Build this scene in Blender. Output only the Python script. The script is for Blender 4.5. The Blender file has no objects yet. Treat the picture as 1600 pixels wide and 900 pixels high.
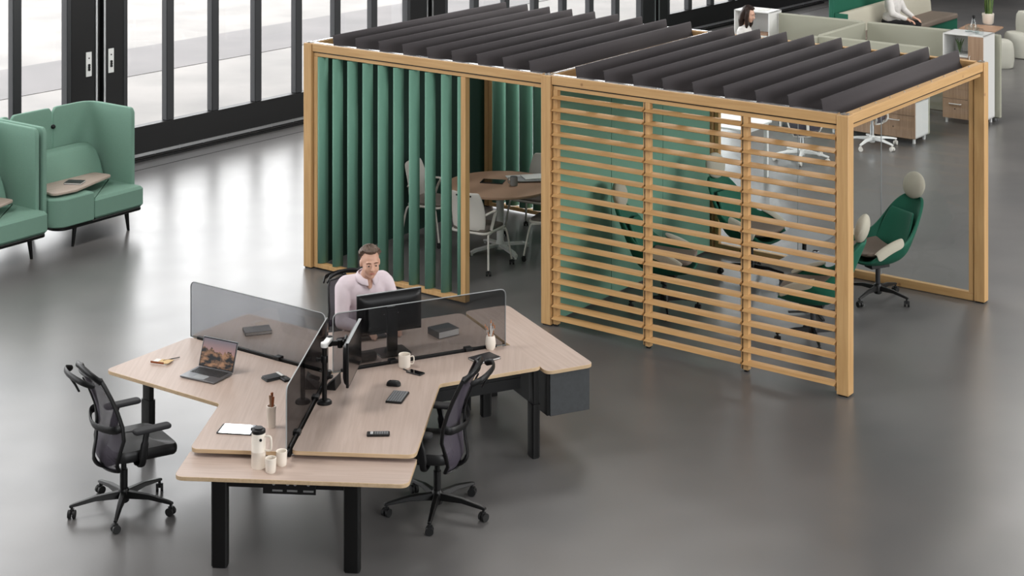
import bpy, bmesh, math, random
from mathutils import Vector, Matrix
random.seed(7)
R = math.radians
SC = bpy.context.scene
COL = SC.collection

# ------------------------------------------------------------------ camera
F, YH, HC = 2690.0, -384.0, 5.47          # focal length in px, horizon row, eye height
cam = bpy.data.cameras.new('camera'); camo = bpy.data.objects.new('camera', cam); COL.objects.link(camo)
camo.location = (0, 0, HC); camo.rotation_euler = (R(90), 0, 0)
cam.sensor_width = 36; cam.lens = F/1600*36
cam.shift_y = -(450-YH)/1600
cam.clip_end = 300
SC.camera = camo

# ------------------------------------------------------------------ world and lights
SKY, CEIL, FRONT, SIDE = 6.5, 1.15, .70, 1.15
w = bpy.data.worlds.new('sky'); SC.world = w; w.use_nodes = True
bg = w.node_tree.nodes['Background']; bg.inputs[0].default_value = (1.0, .985, .97, 1); bg.inputs[1].default_value = SKY
def area(name, loc, sx, sy, power, rot=(0, 0, 0), col=(1, 1, 1), portal=False):
    l = bpy.data.lights.new(name, 'AREA'); l.shape = 'RECTANGLE'; l.size = sx; l.size_y = sy; l.energy = power; l.color = col
    o = bpy.data.objects.new(name, l); COL.objects.link(o); o.location = loc; o.rotation_euler = rot
    if portal: l.cycles.is_portal = True
    return o
# window wall frame: t runs along the glass, s into the hall
W0 = Vector((-5.137, 23.03, 0)); WD = Vector((.626, .780, 0)).normalized(); WN = Vector((WD.y, -WD.x, 0))
WROT = math.atan2(WD.y, WD.x)
def wall_pt(t, s, z=0): return W0 + WD*t + WN*s + Vector((0, 0, z))
area('sky_portal', wall_pt(0, .3, 3.2), 38, 5.4, 1, (R(-90), 0, WROT), portal=True)
for (t, s, p) in ((-9, 6, 430), (-9, 14, 270), (3, 6, 430), (3, 15, 230), (16, 7, 420), (16, 17, 300)):
    area('ceiling_light', wall_pt(t, s, 8.7), 4.5, 2.2, p*CEIL, (0, 0, WROT), (1, .98, .95))
def aim(o, tgt): o.rotation_euler = (Vector(tgt)-o.location).to_track_quat('-Z', 'Y').to_euler()
for (loc, sx, sy, p) in (((-7, -5, 6.2), 9, 4.5, 1500*FRONT), ((9, -3, 6.2), 9, 4.5, 2300*FRONT)):   # unseen fill lamps added behind the camera to lift faces turned its way
    aim(area('fill_light', loc, sx, sy, p, col=(.97, .985, 1)), (1, 17, 1))
so = area('fill_light', wall_pt(10, 28, 5), 16, 5, 2600*SIDE, col=(1, .99, .97)); aim(so, wall_pt(10, 8, 1))  # another added fill, brightens right-facing sides and the far workstations
vs = SC.view_settings
vs.view_transform = 'Standard'; vs.look = 'None'; vs.gamma = 1; vs.use_curve_mapping = False; vs.exposure = 0.0
SC.display_settings.display_device = 'sRGB'
SC.cycles.use_denoising = True; SC.cycles.max_bounces = 8; SC.cycles.transparent_max_bounces = 16
SC.cycles.sample_clamp_indirect = 6; SC.cycles.caustics_reflective = False; SC.cycles.caustics_refractive = False

# ------------------------------------------------------------------ materials
def lin(c):
    if isinstance(c, str):
        c = [int(c[i:i+2], 16)/255 for i in (0, 2, 4)]
    return tuple(((x/12.92) if x <= .04045 else ((x+.055)/1.055)**2.4) for x in c)
MATS = {}
def mat(name, c, rough=.5, metal=0, spec=.5, noise=None, bump=0, scale=(1, 1, 1), alpha=1, emit=None, sheen=0, coat=0):
    """noise = (second colour, noise scale, detail) mottles the base colour"""
    m = bpy.data.materials.new(name); m.use_nodes = True; nt = m.node_tree; N = nt.nodes; L = nt.links
    b = N['Principled BSDF']
    b.inputs['Base Color'].default_value = (*lin(c), 1); b.inputs['Roughness'].default_value = rough
    b.inputs['Metallic'].default_value = metal; b.inputs['Specular IOR Level'].default_value = spec
    if sheen: b.inputs['Sheen Weight'].default_value = sheen
    if coat: b.inputs['Coat Weight'].default_value = coat
    if noise:
        c2, ns, det = noise
        tc = N.new('ShaderNodeTexCoord'); mp = N.new('ShaderNodeMapping'); mp.inputs['Scale'].default_value = scale
        nz = N.new('ShaderNodeTexNoise'); nz.inputs['Scale'].default_value = ns; nz.inputs['Detail'].default_value = det
        rp = N.new('ShaderNodeValToRGB'); e = rp.color_ramp.elements
        e[0].position = .3; e[0].color = (*lin(c), 1); e[1].position = .7; e[1].color = (*lin(c2), 1)
        L.new(tc.outputs['Object'], mp.inputs[0]); L.new(mp.outputs[0], nz.inputs[0])
        L.new(nz.outputs['Fac'], rp.inputs[0]); L.new(rp.outputs[0], b.inputs['Base Color'])
        if bump:
            bp = N.new('ShaderNodeBump'); bp.inputs['Strength'].default_value = bump; bp.inputs['Distance'].default_value = .004
            L.new(nz.outputs['Fac'], bp.inputs['Height']); L.new(bp.outputs[0], b.inputs['Normal'])
    if emit:
        b.inputs['Emission Color'].default_value = (*lin(c), 1); b.inputs['Emission Strength'].default_value = emit
    if alpha < 1: b.inputs['Alpha'].default_value = alpha
    MATS[name] = m
    return m
def wood(name, c1, c2, along, rough=.45, knots=True):
    m = bpy.data.materials.new(name); m.use_nodes = True; nt = m.node_tree; N = nt.nodes; L = nt.links
    b = N['Principled BSDF']; b.inputs['Roughness'].default_value = rough
    tc = N.new('ShaderNodeTexCoord'); mp = N.new('ShaderNodeMapping')
    mp.inputs['Scale'].default_value = tuple(1.2 if i == along else 22 for i in range(3))
    nz = N.new('ShaderNodeTexNoise'); nz.inputs['Scale'].default_value = 1.6; nz.inputs['Detail'].default_value = 6; nz.inputs['Distortion'].default_value = .6
    rp = N.new('ShaderNodeValToRGB'); e = rp.color_ramp.elements
    e[0].position = .3; e[0].color = (*lin(c2), 1); e[1].position = .68; e[1].color = (*lin(c1), 1)
    L.new(tc.outputs['Object'], mp.inputs[0]); L.new(mp.outputs[0], nz.inputs[0]); L.new(nz.outputs['Fac'], rp.inputs[0])
    out = rp.outputs[0]
    if knots:
        v = N.new('ShaderNodeTexVoronoi'); v.inputs['Scale'].default_value = 2.6
        r2 = N.new('ShaderNodeValToRGB'); r2.color_ramp.elements[0].position = .02; r2.color_ramp.elements[0].color = (*lin('8a5a30'), 1)
        r2.color_ramp.elements[1].position = .055; r2.color_ramp.elements[1].color = (1, 1, 1, 1)
        mx = N.new('ShaderNodeMixRGB'); mx.blend_type = 'MULTIPLY'; mx.inputs[0].default_value = .6
        L.new(tc.outputs['Object'], v.inputs['Vector']); L.new(v.outputs['Distance'], r2.inputs[0])
        L.new(out, mx.inputs[1]); L.new(r2.outputs[0], mx.inputs[2]); out = mx.outputs[0]
    L.new(out, b.inputs['Base Color'])
    MATS[name] = m
    return m
def glass(name, tint, refl=1.0, ior=1.5):
    m = bpy.data.materials.new(name); m.use_nodes = True; nt = m.node_tree; N = nt.nodes; L = nt.links
    N.remove(N['Principled BSDF'])
    t = N.new('ShaderNodeBsdfTransparent'); t.inputs[0].default_value = (*tint, 1)
    g = N.new('ShaderNodeBsdfGlossy'); g.inputs['Roughness'].default_value = .02; g.inputs[0].default_value = (.9*refl, .9*refl, .9*refl, 1)
    f = N.new('ShaderNodeFresnel'); f.inputs[0].default_value = ior
    ge = N.new('ShaderNodeNewGeometry'); mr = N.new('ShaderNodeMapRange'); mr.inputs[3].default_value = ior; mr.inputs[4].default_value = 1/ior
    L.new(ge.outputs['Backfacing'], mr.inputs[0]); L.new(mr.outputs[0], f.inputs[0])   # same reflectance on both faces of a sheet
    mx = N.new('ShaderNodeMixShader')
    L.new(f.outputs[0], mx.inputs[0]); L.new(t.outputs[0], mx.inputs[1]); L.new(g.outputs[0], mx.inputs[2])
    L.new(mx.outputs[0], N['Material Output'].inputs[0])
    MATS[name] = m
    return m
wood('pine_x', 'cca572', 'bc9360', 0); wood('pine_y', 'cca572', 'bc9360', 1); wood('pine_z', 'cca572', 'bc9360', 2)
wood('pine_dark', '8c5f42', '7a4f36', 0)
wood('ash_top', 'bca99e', 'af9b8f', 1, .45, False)
wood('ash_edge', 'cdb393', 'bda27f', 0, .5, False)
wood('oak_front', 'a98d75', '93775f', 2, .5, False)
mat('green_louvre', '6f9d8a', .85, noise=('679481', 260, 2), bump=.15)
mat('green_panel', '719a87', .85, noise=('6a9882', 240, 2), bump=.1)
mat('dark_panel', '24443a', .85, noise=('1f3a33', 120, 2))
mat('roof_felt', '4b4749', .95, noise=('413d3f', 300, 2), bump=.2)
mat('sofa_green', '7a9d8c', .9, noise=('6f9182', 300, 2), bump=.25)
mat('deep_green', '0a5e48', .75, noise=('08543f', 220, 2), bump=.15)
mat('cream_fabric', 'b9b5a6', .9, noise=('aca898', 240, 2), bump=.15)
mat('taupe_fabric', '7a6e63', .9, noise=('6e6258', 240, 2), bump=.15)
mat('black_metal', '090909', .42, spec=.35); mat('black_plastic', '0b0b0c', .45, spec=.4)
mat('black_leather', '141415', .45, noise=('161617', 90, 3), bump=.15)
mat('frame_black', '151516', .5, spec=.3); mat('frame_grey', '323335', .5, spec=.35)
mat('alu', 'c2c4c6', .3, 1); mat('chrome', 'd8d8da', .15, 1); mat('white_metal', 'e4e4e2', .3)
mat('white_plastic', 'd9d4cd', .45); mat('white_laminate', 'dcdcda', .35); mat('white_ceramic', 'e9e0d4', .25)
mat('grey_box', '3d4042', .6, noise=('37393b', 30, 4)); mat('screen_panel', 'a5a596', .9, noise=('9a9a8b', 200, 2))
mat('seat_grey', '6b635c', .85); mat('soft_black', '232325', .8); mat('light_grey_edge', '9c9fa0', .4)
mat('skin', 'cfa58f', .5, noise=('c99c86', 20, 2)); mat('cap_metal', 'f0f0f0', .22, 1); mat('hair_brown', '4b3a2e', .6, noise=('6b5a4e', 60, 3), bump=.6, scale=(1, 1, .3))
mat('hair_dark', '1d120d', .5, spec=.25, noise=('2d1c14', 60, 3), bump=.5, scale=(1, 1, .2))
mat('shirt_pink', 'ddd0d6', .85, noise=('d4c6cd', 8, 3), bump=.4); mat('shirt_white', 'dcd9d6', .85, noise=('cfccc9', 12, 3), bump=.5)
mat('trousers', '17181b', .85); mat('eye_white', 'e8e4df', .3); mat('iris', '2a2320', .2); mat('lips', 'a8685c', .5); mat('brow', '6b4a38', .7)
mat('paper', 'dcdcd8', .8); mat('yellow_paper', 'c8a875', .7); mat('brown_leather', '8a4a22', .5); mat('dark_book', '1e1c20', .45)
mat('keycap', '2b2c2e', .5); mat('key_grey', '77797b', .5); mat('laptop_alu', '77797c', .35, .7); mat('screen_dark', '0a0a0c', .12); mat('brush_wood', 'a9714c', .5)
mat('plant_green', '3d5a2e', .5, noise=('6b7f45', 14, 2), scale=(1, 1, .3)); mat('pouf', 'b2b1a6', .9); mat('mirror', 'e4e6e8', .06, 1)
mat('rubber', '0c0c0d', .6); mat('cap_white', 'dadada', .25, .6); mat('wallpaint', '8d8e90', .8); mat('dark_wall', '1b1b1d', .6)
mat('pink_brown', 'a08069', .5); mat('ceiling_paint', '77787a', .9); mat('mist_grey', '8f9294', .6)
glass('window_glass', (.96, .97, .98), .8, 1.35); glass('smoked_glass', (.60, .605, .615), .9, 1.45); glass('smoked_glass_edge_on', (.3, .3, .31), .6, 1.35); glass('clear_glass', (.93, .95, .95), 1, 1.4)
def mesh_cloth(name, c, t):
    m = bpy.data.materials.new(name); m.use_nodes = True; N = m.node_tree.nodes; L = m.node_tree.links
    b = N['Principled BSDF']; b.inputs['Base Color'].default_value = (*lin(c), 1); b.inputs['Roughness'].default_value = .7
    tr = N.new('ShaderNodeBsdfTransparent'); mx = N.new('ShaderNodeMixShader'); mx.inputs[0].default_value = t
    L.new(b.outputs[0], mx.inputs[1]); L.new(tr.outputs[0], mx.inputs[2]); L.new(mx.outputs[0], N['Material Output'].inputs[0])
    MATS[name] = m
mesh_cloth('chair_mesh', '4a434f', .25)
def floor_mat():
    m = bpy.data.materials.new('polished_concrete'); m.use_nodes = True; N = m.node_tree.nodes; L = m.node_tree.links
    b = N['Principled BSDF']; tc = N.new('ShaderNodeTexCoord')
    n1 = N.new('ShaderNodeTexNoise'); n1.inputs['Scale'].default_value = .55; n1.inputs['Detail'].default_value = 3; n1.inputs['Roughness'].default_value = .5
    r1 = N.new('ShaderNodeValToRGB'); e = r1.color_ramp.elements
    e[0].position = .15; e[0].color = (*lin('525253'), 1); e[1].position = .85; e[1].color = (*lin('706d6b'), 1)
    n2 = N.new('ShaderNodeTexNoise'); n2.inputs['Scale'].default_value = 2.3; n2.inputs['Detail'].default_value = 1
    r2 = N.new('ShaderNodeMapRange'); r2.inputs[1].default_value = .1; r2.inputs[2].default_value = .9; r2.inputs[3].default_value = .27; r2.inputs[4].default_value = .34
    for n in (n1, n2): L.new(tc.outputs['Object'], n.inputs[0])
    L.new(n1.outputs['Fac'], r1.inputs[0]); L.new(r1.outputs[0], b.inputs['Base Color'])
    L.new(n2.outputs['Fac'], r2.inputs[0]); L.new(r2.outputs[0], b.inputs['Roughness'])
    b.inputs['Specular IOR Level'].default_value = .75
    MATS['concrete'] = m
floor_mat()
def ground_mat(name, c1, c2):
    mat(name, c1, .85, noise=(c2, .8, 9))
ground_mat('apron', '615f5d', '73706d'); ground_mat('gutter', '4e4c4c', '5a5757')

# ------------------------------------------------------------------ mesh helpers
class B:
    def __init__(s): s.bm = bmesh.new()
    def face(s, vs):
        try: return s.bm.faces.new(vs)
        except ValueError: return None
    def box(s, x0, x1, y0, y1, z0, z1, m=None):
        P = [Vector(p) for p in ((x0,y0,z0),(x1,y0,z0),(x1,y1,z0),(x0,y1,z0),(x0,y0,z1),(x1,y0,z1),(x1,y1,z1),(x0,y1,z1))]
        if m: P = [m @ p for p in P]
        v = [s.bm.verts.new(p) for p in P]
        for f in ((3,2,1,0),(4,5,6,7),(0,1,5,4),(1,2,6,5),(2,3,7,6),(3,0,4,7)): s.face([v[i] for i in f])
        return s
    def loft(s, rings, caps=True, close=True):
        V = [[s.bm.verts.new(p) for p in r] for r in rings]; n = len(V[0])
        for a, b in zip(V, V[1:]):
            for i in range(n if close else n-1): s.face([a[i], a[(i+1) % n], b[(i+1) % n], b[i]])
        if caps: s.face(V[0][::-1]); s.face(V[-1])
        return s
    def prism(s, poly, z0, z1, m=None):
        f = (lambda p: m @ Vector(p)) if m else Vector
        return s.loft([[f((x, y, z0)) for x, y in poly], [f((x, y, z1)) for x, y in poly]])
    def tube(s, pts, r, seg=10, sx=1, sy=1, closed=False, up=None):
        pts = [Vector(p) for p in pts]; n = len(pts); rr = r if isinstance(r, (list, tuple)) else [r]*n
        T = []
        for i in range(n):
            a = pts[(i-1) % n] if (closed or i) else pts[0]; b = pts[(i+1) % n] if (closed or i < n-1) else pts[-1]
            T.append((b-a).normalized())
        u = Vector(up) if up else (Vector((0, 0, 1)) if abs(T[0].z) < .9 else Vector((1, 0, 0)))
        rings = []
        for i in range(n):
            u = (u - T[i]*u.dot(T[i])).normalized(); v = T[i].cross(u)
            rings.append([pts[i] + u*math.cos(2*math.pi*k/seg)*rr[i]*sx + v*math.sin(2*math.pi*k/seg)*rr[i]*sy for k in range(seg)])
        if closed: rings.append(rings[0])
        if closed:
            V = [[s.bm.verts.new(p) for p in q] for q in rings[:-1]]; V.append(V[0])
            for a, b in zip(V, V[1:]):
                for i in range(seg): s.face([a[i], a[(i+1) % seg], b[(i+1) % seg], b[i]])
            return s
        return s.loft(rings)
    def cyl(s, p0, p1, r0, r1=None, seg=16): return s.tube([p0, p1], [r0, r0 if r1 is None else r1], seg)
    def lathe(s, prof, c=(0, 0, 0), seg=24):
        c = Vector(c)
        return s.loft([[c + Vector((r*math.cos(2*math.pi*k/seg), r*math.sin(2*math.pi*k/seg), z)) for k in range(seg)] for r, z in prof])
    def ell(s, c, r, seg=16, rings=10, m=None):
        c = Vector(c); rs = []
        for i in range(rings+1):
            a = -math.pi/2 + math.pi*i/rings; q = max(math.cos(a), .02)
            rs.append([Vector((r[0]*q*math.cos(2*math.pi*k/seg), r[1]*q*math.sin(2*math.pi*k/seg), r[2]*math.sin(a))) for k in range(seg)])
        rs = [[c + ((m @ p) if m else p) for p in q] for q in rs]
        return s.loft(rs)
    def limb(s, p0, p1, r0, r1, seg=14):
        p0 = Vector(p0); p1 = Vector(p1)
        s.ell(p0, (r0,)*3, seg, 8); s.ell(p1, (r1,)*3, seg, 8); return s.cyl(p0, p1, r0, r1, seg)
    def grid(s, G):
        V = [[s.bm.verts.new(p) for p in r] for r in G]
        for a, b in zip(V, V[1:]):
            for i in range(len(a)-1): s.face([a[i], a[i+1], b[i+1], b[i]])
        return s
    def slab(s, poly, z0, z1, ch=.004):
        """flat board with eased edges"""
        c = Vector((sum(p[0] for p in poly)/len(poly), sum(p[1] for p in poly)/len(poly)))
        n = len(poly); inn = []
        area2 = sum(poly[i][0]*poly[(i+1) % n][1]-poly[(i+1) % n][0]*poly[i][1] for i in range(n)); sg = 1 if area2 > 0 else -1
        for i in range(n):
            a = Vector(poly[i-1]); b = Vector(poly[i]); d = Vector(poly[(i+1) % n])
            t = ((b-a).normalized()+(d-b).normalized()).normalized(); inn.append(b + Vector((-t.y, t.x))*ch*sg)
        R3 = lambda P, z: [Vector((p[0], p[1], z)) for p in P]
        return s.loft([R3(inn, z0), R3(poly, z0+ch), R3(poly, z1-ch), R3(inn, z1)])
    def obj(s, name, m, parent=None, bevel=0, seg=2, sub=0, smooth=True, solid=0, off=0):
        bmesh.ops.recalc_face_normals(s.bm, faces=s.bm.faces)
        me = bpy.data.meshes.new(name); s.bm.to_mesh(me); s.bm.free()
        if smooth:
            for p in me.polygons: p.use_smooth = True
            try: me.set_sharp_from_angle(angle=R(38))
            except Exception: pass
        mm = m if isinstance(m, (list, tuple)) else [m]
        for x in mm: me.materials.append(MATS[x])
        o = bpy.data.objects.new(name, me); COL.objects.link(o)
        if parent: o.parent = parent
        if solid:
            d = o.modifiers.new('solid', 'SOLIDIFY'); d.thickness = solid; d.offset = off
        if bevel:
            d = o.modifiers.new('bevel', 'BEVEL'); d.width = bevel; d.segments = seg; d.limit_method = 'ANGLE'; d.angle_limit = R(40)
        if sub:
            d = o.modifiers.new('sub', 'SUBSURF'); d.levels = sub; d.render_levels = sub
        return o
def rpoly(pts, r, n=6):
    out = []; N = len(pts); rr = r if isinstance(r, (list, tuple)) else [r]*N
    for i in range(N):
        a = Vector(pts[i-1]); b = Vector(pts[i]); c = Vector(pts[(i+1) % N])
        if rr[i] <= 0: out.append((b.x, b.y)); continue
        d1 = (a-b).normalized(); d2 = (c-b).normalized(); ang = d1.angle(d2); t = min(rr[i]/math.tan(ang/2), (a-b).length*.49, (c-b).length*.49)
        p = b+d1*t; q = b+d2*t
        for k in range(n+1):
            f = k/n; x = p*(1-f)**2 + b*2*f*(1-f) + q*f*f; out.append((x.x, x.y))
    return out
def rrect(x0, x1, y0, y1, r, n=6): return rpoly([(x0, y0), (x1, y0), (x1, y1), (x0, y1)], r, n)
def spline(pts, n=8):
    P = [Vector(p) for p in pts]; P = [P[0]*2-P[1]] + P + [P[-1]*2-P[-2]]; out = []
    for i in range(1, len(P)-2):
        for k in range(n):
            t = k/n; a, b, c, d = P[i-1:i+3]
            out.append(.5*((2*b)+(c-a)*t+(2*a-5*b+4*c-d)*t*t+(3*b-a-3*c+d)*t**3))
    return out+[P[-2]]
def tag(o, label=None, cat=None, group=None, kind=None):
    for k, v in (('label', label), ('category', cat), ('group', group), ('kind', kind)):
        if v: o[k] = v
    return o
def thing(name, label, cat, loc=(0, 0, 0), rz=0, group=None):
    o = bpy.data.objects.new(name, None); COL.objects.link(o); o.location = loc; o.rotation_euler = (0, 0, rz); o.empty_display_size = .1
    return tag(o, label, cat, group)
def struct(o): o['kind'] = 'structure'; return o
def tree(o, parent=None):
    c = o.copy(); COL.objects.link(c); c.parent = parent
    for ch in list(o.children): tree(ch, c)
    return c
def dup(o, loc, rz, label, group=None):
    c = tree(o); c.location = loc; c.rotation_euler = (0, 0, rz); c['label'] = label
    if group: c['group'] = group
    return c
def px(x, y, z=0):
    Z = (HC-z)*F/(y-YH); return Vector(((x-800)/F*Z, Z, z))
def TR(x=0, y=0, z=0, rz=0, ry=0, rx=0):
    return Matrix.Translation((x, y, z)) @ Matrix.Rotation(rz, 4, 'Z') @ Matrix.Rotation(ry, 4, 'Y') @ Matrix.Rotation(rx, 4, 'X')
def wmap(t, s): p = wall_pt(t, s); return (p.x, p.y)

# ------------------------------------------------------------------ the hall
struct(B().prism([wmap(-20, -.05), wmap(30, -.05), wmap(30, 30), wmap(-20, 30)], -.12, 0).obj('floor', 'concrete'))
struct(B().prism([wmap(-20, -.2), wmap(30, -.2), wmap(30, 30), wmap(-20, 30)], 9, 9.2).obj('ceiling', 'ceiling_paint'))
struct(B().prism([wmap(30, -.2), wmap(30.2, -.2), wmap(30.2, 30), wmap(30, 30)], 0, 9).obj('wall_back', 'wallpaint'))
struct(B().prism([wmap(-20.2, -.2), wmap(-20, -.2), wmap(-20, 30), wmap(-20.2, 30)], 0, 9).obj('wall_front', 'wallpaint'))
struct(B().prism([wmap(-20, 30), wmap(30, 30), wmap(30, 30.2), wmap(-20, 30.2)], 0, 9).obj('wall_right', 'wallpaint'))
GT = 6.2
struct(B().prism([wmap(-20, -.15), wmap(30, -.15), wmap(30, 0), wmap(-20, 0)], GT, 9).obj('wall_left', 'dark_wall'))
struct(B().prism([wmap(19.05, -.15), wmap(30, -.15), wmap(30, 0), wmap(19.05, 0)], 0, GT).obj('wall_left_far', 'dark_wall'))
struct(B().prism([wmap(-60, -70), wmap(70, -70), wmap(70, -.16), wmap(-60, -.16)], -.14, -.02).obj('ground_outside', 'apron'))
struct(B().prism([wmap(-60, -7.2), wmap(70, -7.2), wmap(70, -5.0), wmap(-60, -5.0)], -.02, -.012).obj('trim_1', 'gutter'))
struct(B().prism([wmap(-20, .42), wmap(30, .42), wmap(30, .435), wmap(-20, .435)], 0, .002).obj('trim_2', 'black_plastic'))
# folding glazed doors, leaves 6.53 m wide
def leaf(n, t0, locks):
    r = bpy.data.objects.new('door_%d' % n, None); COL.objects.link(r); r.location = wall_pt(t0, 0); r.rotation_euler = (0, 0, WROT); struct(r)
    LW = 6.53; g = .045
    b = B(); b.box(g, .38, -.1, .03, .03, GT); b.box(LW-.46, LW-g, -.1, .03, .03, GT); b.box(g, LW-g, -.1, .03, GT-.3, GT)
    b.obj('frame', 'frame_black', r, .004)
    B().box(.38, LW-.46, -.1, .03, .03, .46).obj('bottom_panel', 'frame_black', r, .004)
    pit = (LW-.84)/7
    for k in range(1, 7):
        c = .38+pit*k
        B().box(c-.065, c+.065, -.09, .02, .46, GT-.3).obj('mullion', 'frame_grey', r, .01)
    for k in (0, 7):
        c = .38+pit*k; c += .035 if k == 0 else -.035
        B().box(c-.035, c+.035, -.09, .035, .46, GT-.3).obj('stile', 'frame_grey', r, .01)
    for k in range(7):
        B().box(.38+pit*k+.06, .38+pit*(k+1)-.06, -.05, -.042, .46, GT-.3).obj('pane', 'window_glass', r)
    b = B(); b.box(g, LW-g, .03, .045, .06, .10)
    for k in range(16): b.box(g+k*.43, g+k*.43+.006, .03, .048, .055, .105)
    b.obj('kick_strip', 'alu', r)
    for x in (.05, LW-.08):
        B().box(x, x+.03, .03, .042, .12, GT).obj('edge_strip', 'alu', r)
    B().box(g, LW-g, .03, .09, .0, .03).obj('floor_track', 'black_metal', r)
    if locks:
        for x in locks:
            p = B().box(x-.045, x+.045, .03, .042, 1.26, 1.58).obj('lock_plate', 'white_metal', r, .003)
            q = B(); q.cyl((x, .042, 1.5), (x, .046, 1.5), .010); q.box(x-.012, x+.012, .042, .052, 1.34, 1.40)
            for dz in (.0, .03, -.03): q.cyl((x, .042, 1.38+dz), (x, .055, 1.38+dz), .016)
            q.obj('keyhole', 'black_metal', p)
    # black jamb between leaves
    B().box(-.045, .045, -.12, -.02, 0, GT).obj('jamb', 'black_metal', r)
    for c in r.children_recursive:      # the hall is on the -y side of the leaf
        c.data.transform(Matrix.Scale(-1, 4, (0, 1, 0))); c.data.flip_normals()
for i, t0 in enumerate((-20.07, -13.54, -7.01, -.48, 6.05, 12.58)):
    leaf(i+1, t0, {3: (.17,), 2: (6.34,)}.get(i))
# ------------------------------------------------------------------ pavilion
PROT = -.6347; PO = Vector((-2.224, 18.356, 0))
PU = Vector((math.cos(PROT), math.sin(PROT), 0)); PV = Vector((-PU.y, PU.x, 0))
def pav(u, v, z=0): return PO + PU*u + PV*v + Vector((0, 0, z))
def pavilion():
    L, W, H, P, M = 6.306, 3.22, 2.4, .11, 3.106
    r = thing('pavilion', 'timber framed open pavilion with dark baffle roof, green louvres and wooden slat screens', 'pavilion', PO, PROT)
    zt = H-.088
    def post(u, v):
        o = B().box(u, u+P, v, v+P, .012, H-.006).obj('post', 'pine_z', r, .006)
        B().box(u+.012, u+P-.012, v+.012, v+P-.012, 0, .012).obj('foot', 'black_metal', o)
        b = B(); b.box(u+.02, u+P-.02, v+.035, v+.05, H-.006, H+.004); b.box(u+.035, u+.05, v+.02, v+P-.02, H-.006, H+.006); b.cyl((u+.075, v+.075, H-.006), (u+.075, v+.075, H+.004), .012)
        b.obj('bracket', 'alu', o)
    for u in (0, M, L-P):
        for v in (0, W-P): post(u, v)
    # ring beams with a white metal cap
    def beam(u0, u1, v0, v1, m, cap=True, capside=0):
        o = B().box(u0, u1, v0, v1, zt, H-.004).obj('beam', m, r, .004)
        if cap:
            if u1-u0 > v1-v0: B().box(u0, u1, v0+.02, v1-.005, H-.004, H+.003).obj('cap_strip', 'cap_metal', o)
            else: B().box(u0+.03, u1-.01, v0, v1, H-.004, H+.003).obj('cap_strip', 'cap_metal', o)
        return o
    e = .004
    for (a, b_) in ((P, M), (M+P, L-P)):
        beam(a+e, b_-e, .012, .085, 'pine_x'); beam(a+e, b_-e, W-.085, W-.012, 'pine_x', a < 1)
        B().box(a+e, b_-e, .03, .08, zt-.012, zt).obj('shadow_gap', 'black_metal', r)
        B().box(a+e, b_-e, W-.08, W-.03, zt-.012, zt).obj('shadow_gap', 'black_metal', r)
    for u in (.012, M+.02, L-.085):
        beam(u, u+.073, P+e, W-P-e, 'pine_y', u < 5)
        B().box(u+.02, u+.06, P+e, W-P-e, zt-.012, zt).obj('shadow_gap', 'black_metal', r)
    b = B()
    for i in range(9): b.cyl((L-.05, .35+i*.31, H-.006), (L-.05, .35+i*.31, H+.003), .008, seg=8)
    b.obj('bolts', 'alu', r)
    # inner top rails under the beams
    for (a, b_) in ((P, M), (M+P, L-P)):
        B().box(a+.01, b_-.01, .035, .095, zt-.05, zt-.012).obj('head_rail', 'pine_x', r, .003)
        B().box(a+.01, b_-.01, W-.095, W-.035, zt-.05, zt-.012).obj('head_rail', 'pine_x', r, .003)
    B().box(L-.095, L-.035, P+.01, W-P-.01, zt-.05, zt-.012).obj('head_rail', 'pine_y', r, .003)
    # roof baffles: curved felt blades
    def baffle(u):
        sec = [(-.012, .094), (-.004, .086), (.004, .03), (.016, -.03), (.04, -.075), (.09, -.10), (.165, -.105)]
        G = [[Vector((u+x, v, H+z)) for x, z in sec] for v in (.075, W-.075)]
        B().grid(G).obj('roof_baffle', 'roof_felt', r, solid=.006)
    for k in range(9): baffle(.357+k*.3205)
    for k in range(9): baffle(3.462+k*.3205)
    # green vertical louvres
    def louvre_panel(v, a, b_, n, sec, name='louvre_panel'):
        f = B(); z0, z1 = .02, zt-.05
        f.box(a, a+.055, v, v+.07, z0, z1); f.box(b_-.06, b_, v, v+.07, z0, z1); f.box(a+.055, b_-.06, v, v+.07, z0, z0+.045)
        p = f.obj(name, 'pine_z', r, .003)
        st = (b_-a-.16)/(n-1)
        for i in range(n):
            u = a+.065+st*i
            G = [[Vector((u+x, v-.005+y, z)) for x, y in sec] for z in (z0+.05, z1-.005)]
            B().grid(G).obj('louvre_blade', 'green_louvre', p, solid=.009)
        return p
    louvre_panel(.03, P+.012, 2.165, 10, [(0, 0), (.018, .005), (.036, .02), (.049, .05), (.055, .098)])
    louvre_panel(W-.115, P+.012, M-.012, 15, [(0, 0), (.04, .005), (.08, .02), (.11, .05), (.12, .10)])
    # end wall in dark felt, divider wall in green felt panels
    B().box(.035, .06, P+.005, W-P-.005, 0, zt-.015).obj('end_wall', 'dark_panel', r)
    for k in range(3):
        v0 = P+.01+k*(W-2*P-.02)/3
        B().box(M+.03, M+.085, v0, v0+(W-2*P-.02)/3-.008, .02, zt-.02).obj('divider_panel', 'green_panel', r, .003)
    B().box(M+.045, M+.07, P+.01, W-P-.01, .02, zt-.02).obj('divider_core', 'black_metal', r)
    # horizontal slat screens
    xs = [M+P+.006, M+P+.006+1.035, M+P+.006+2.055, L-P-.006]
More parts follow.
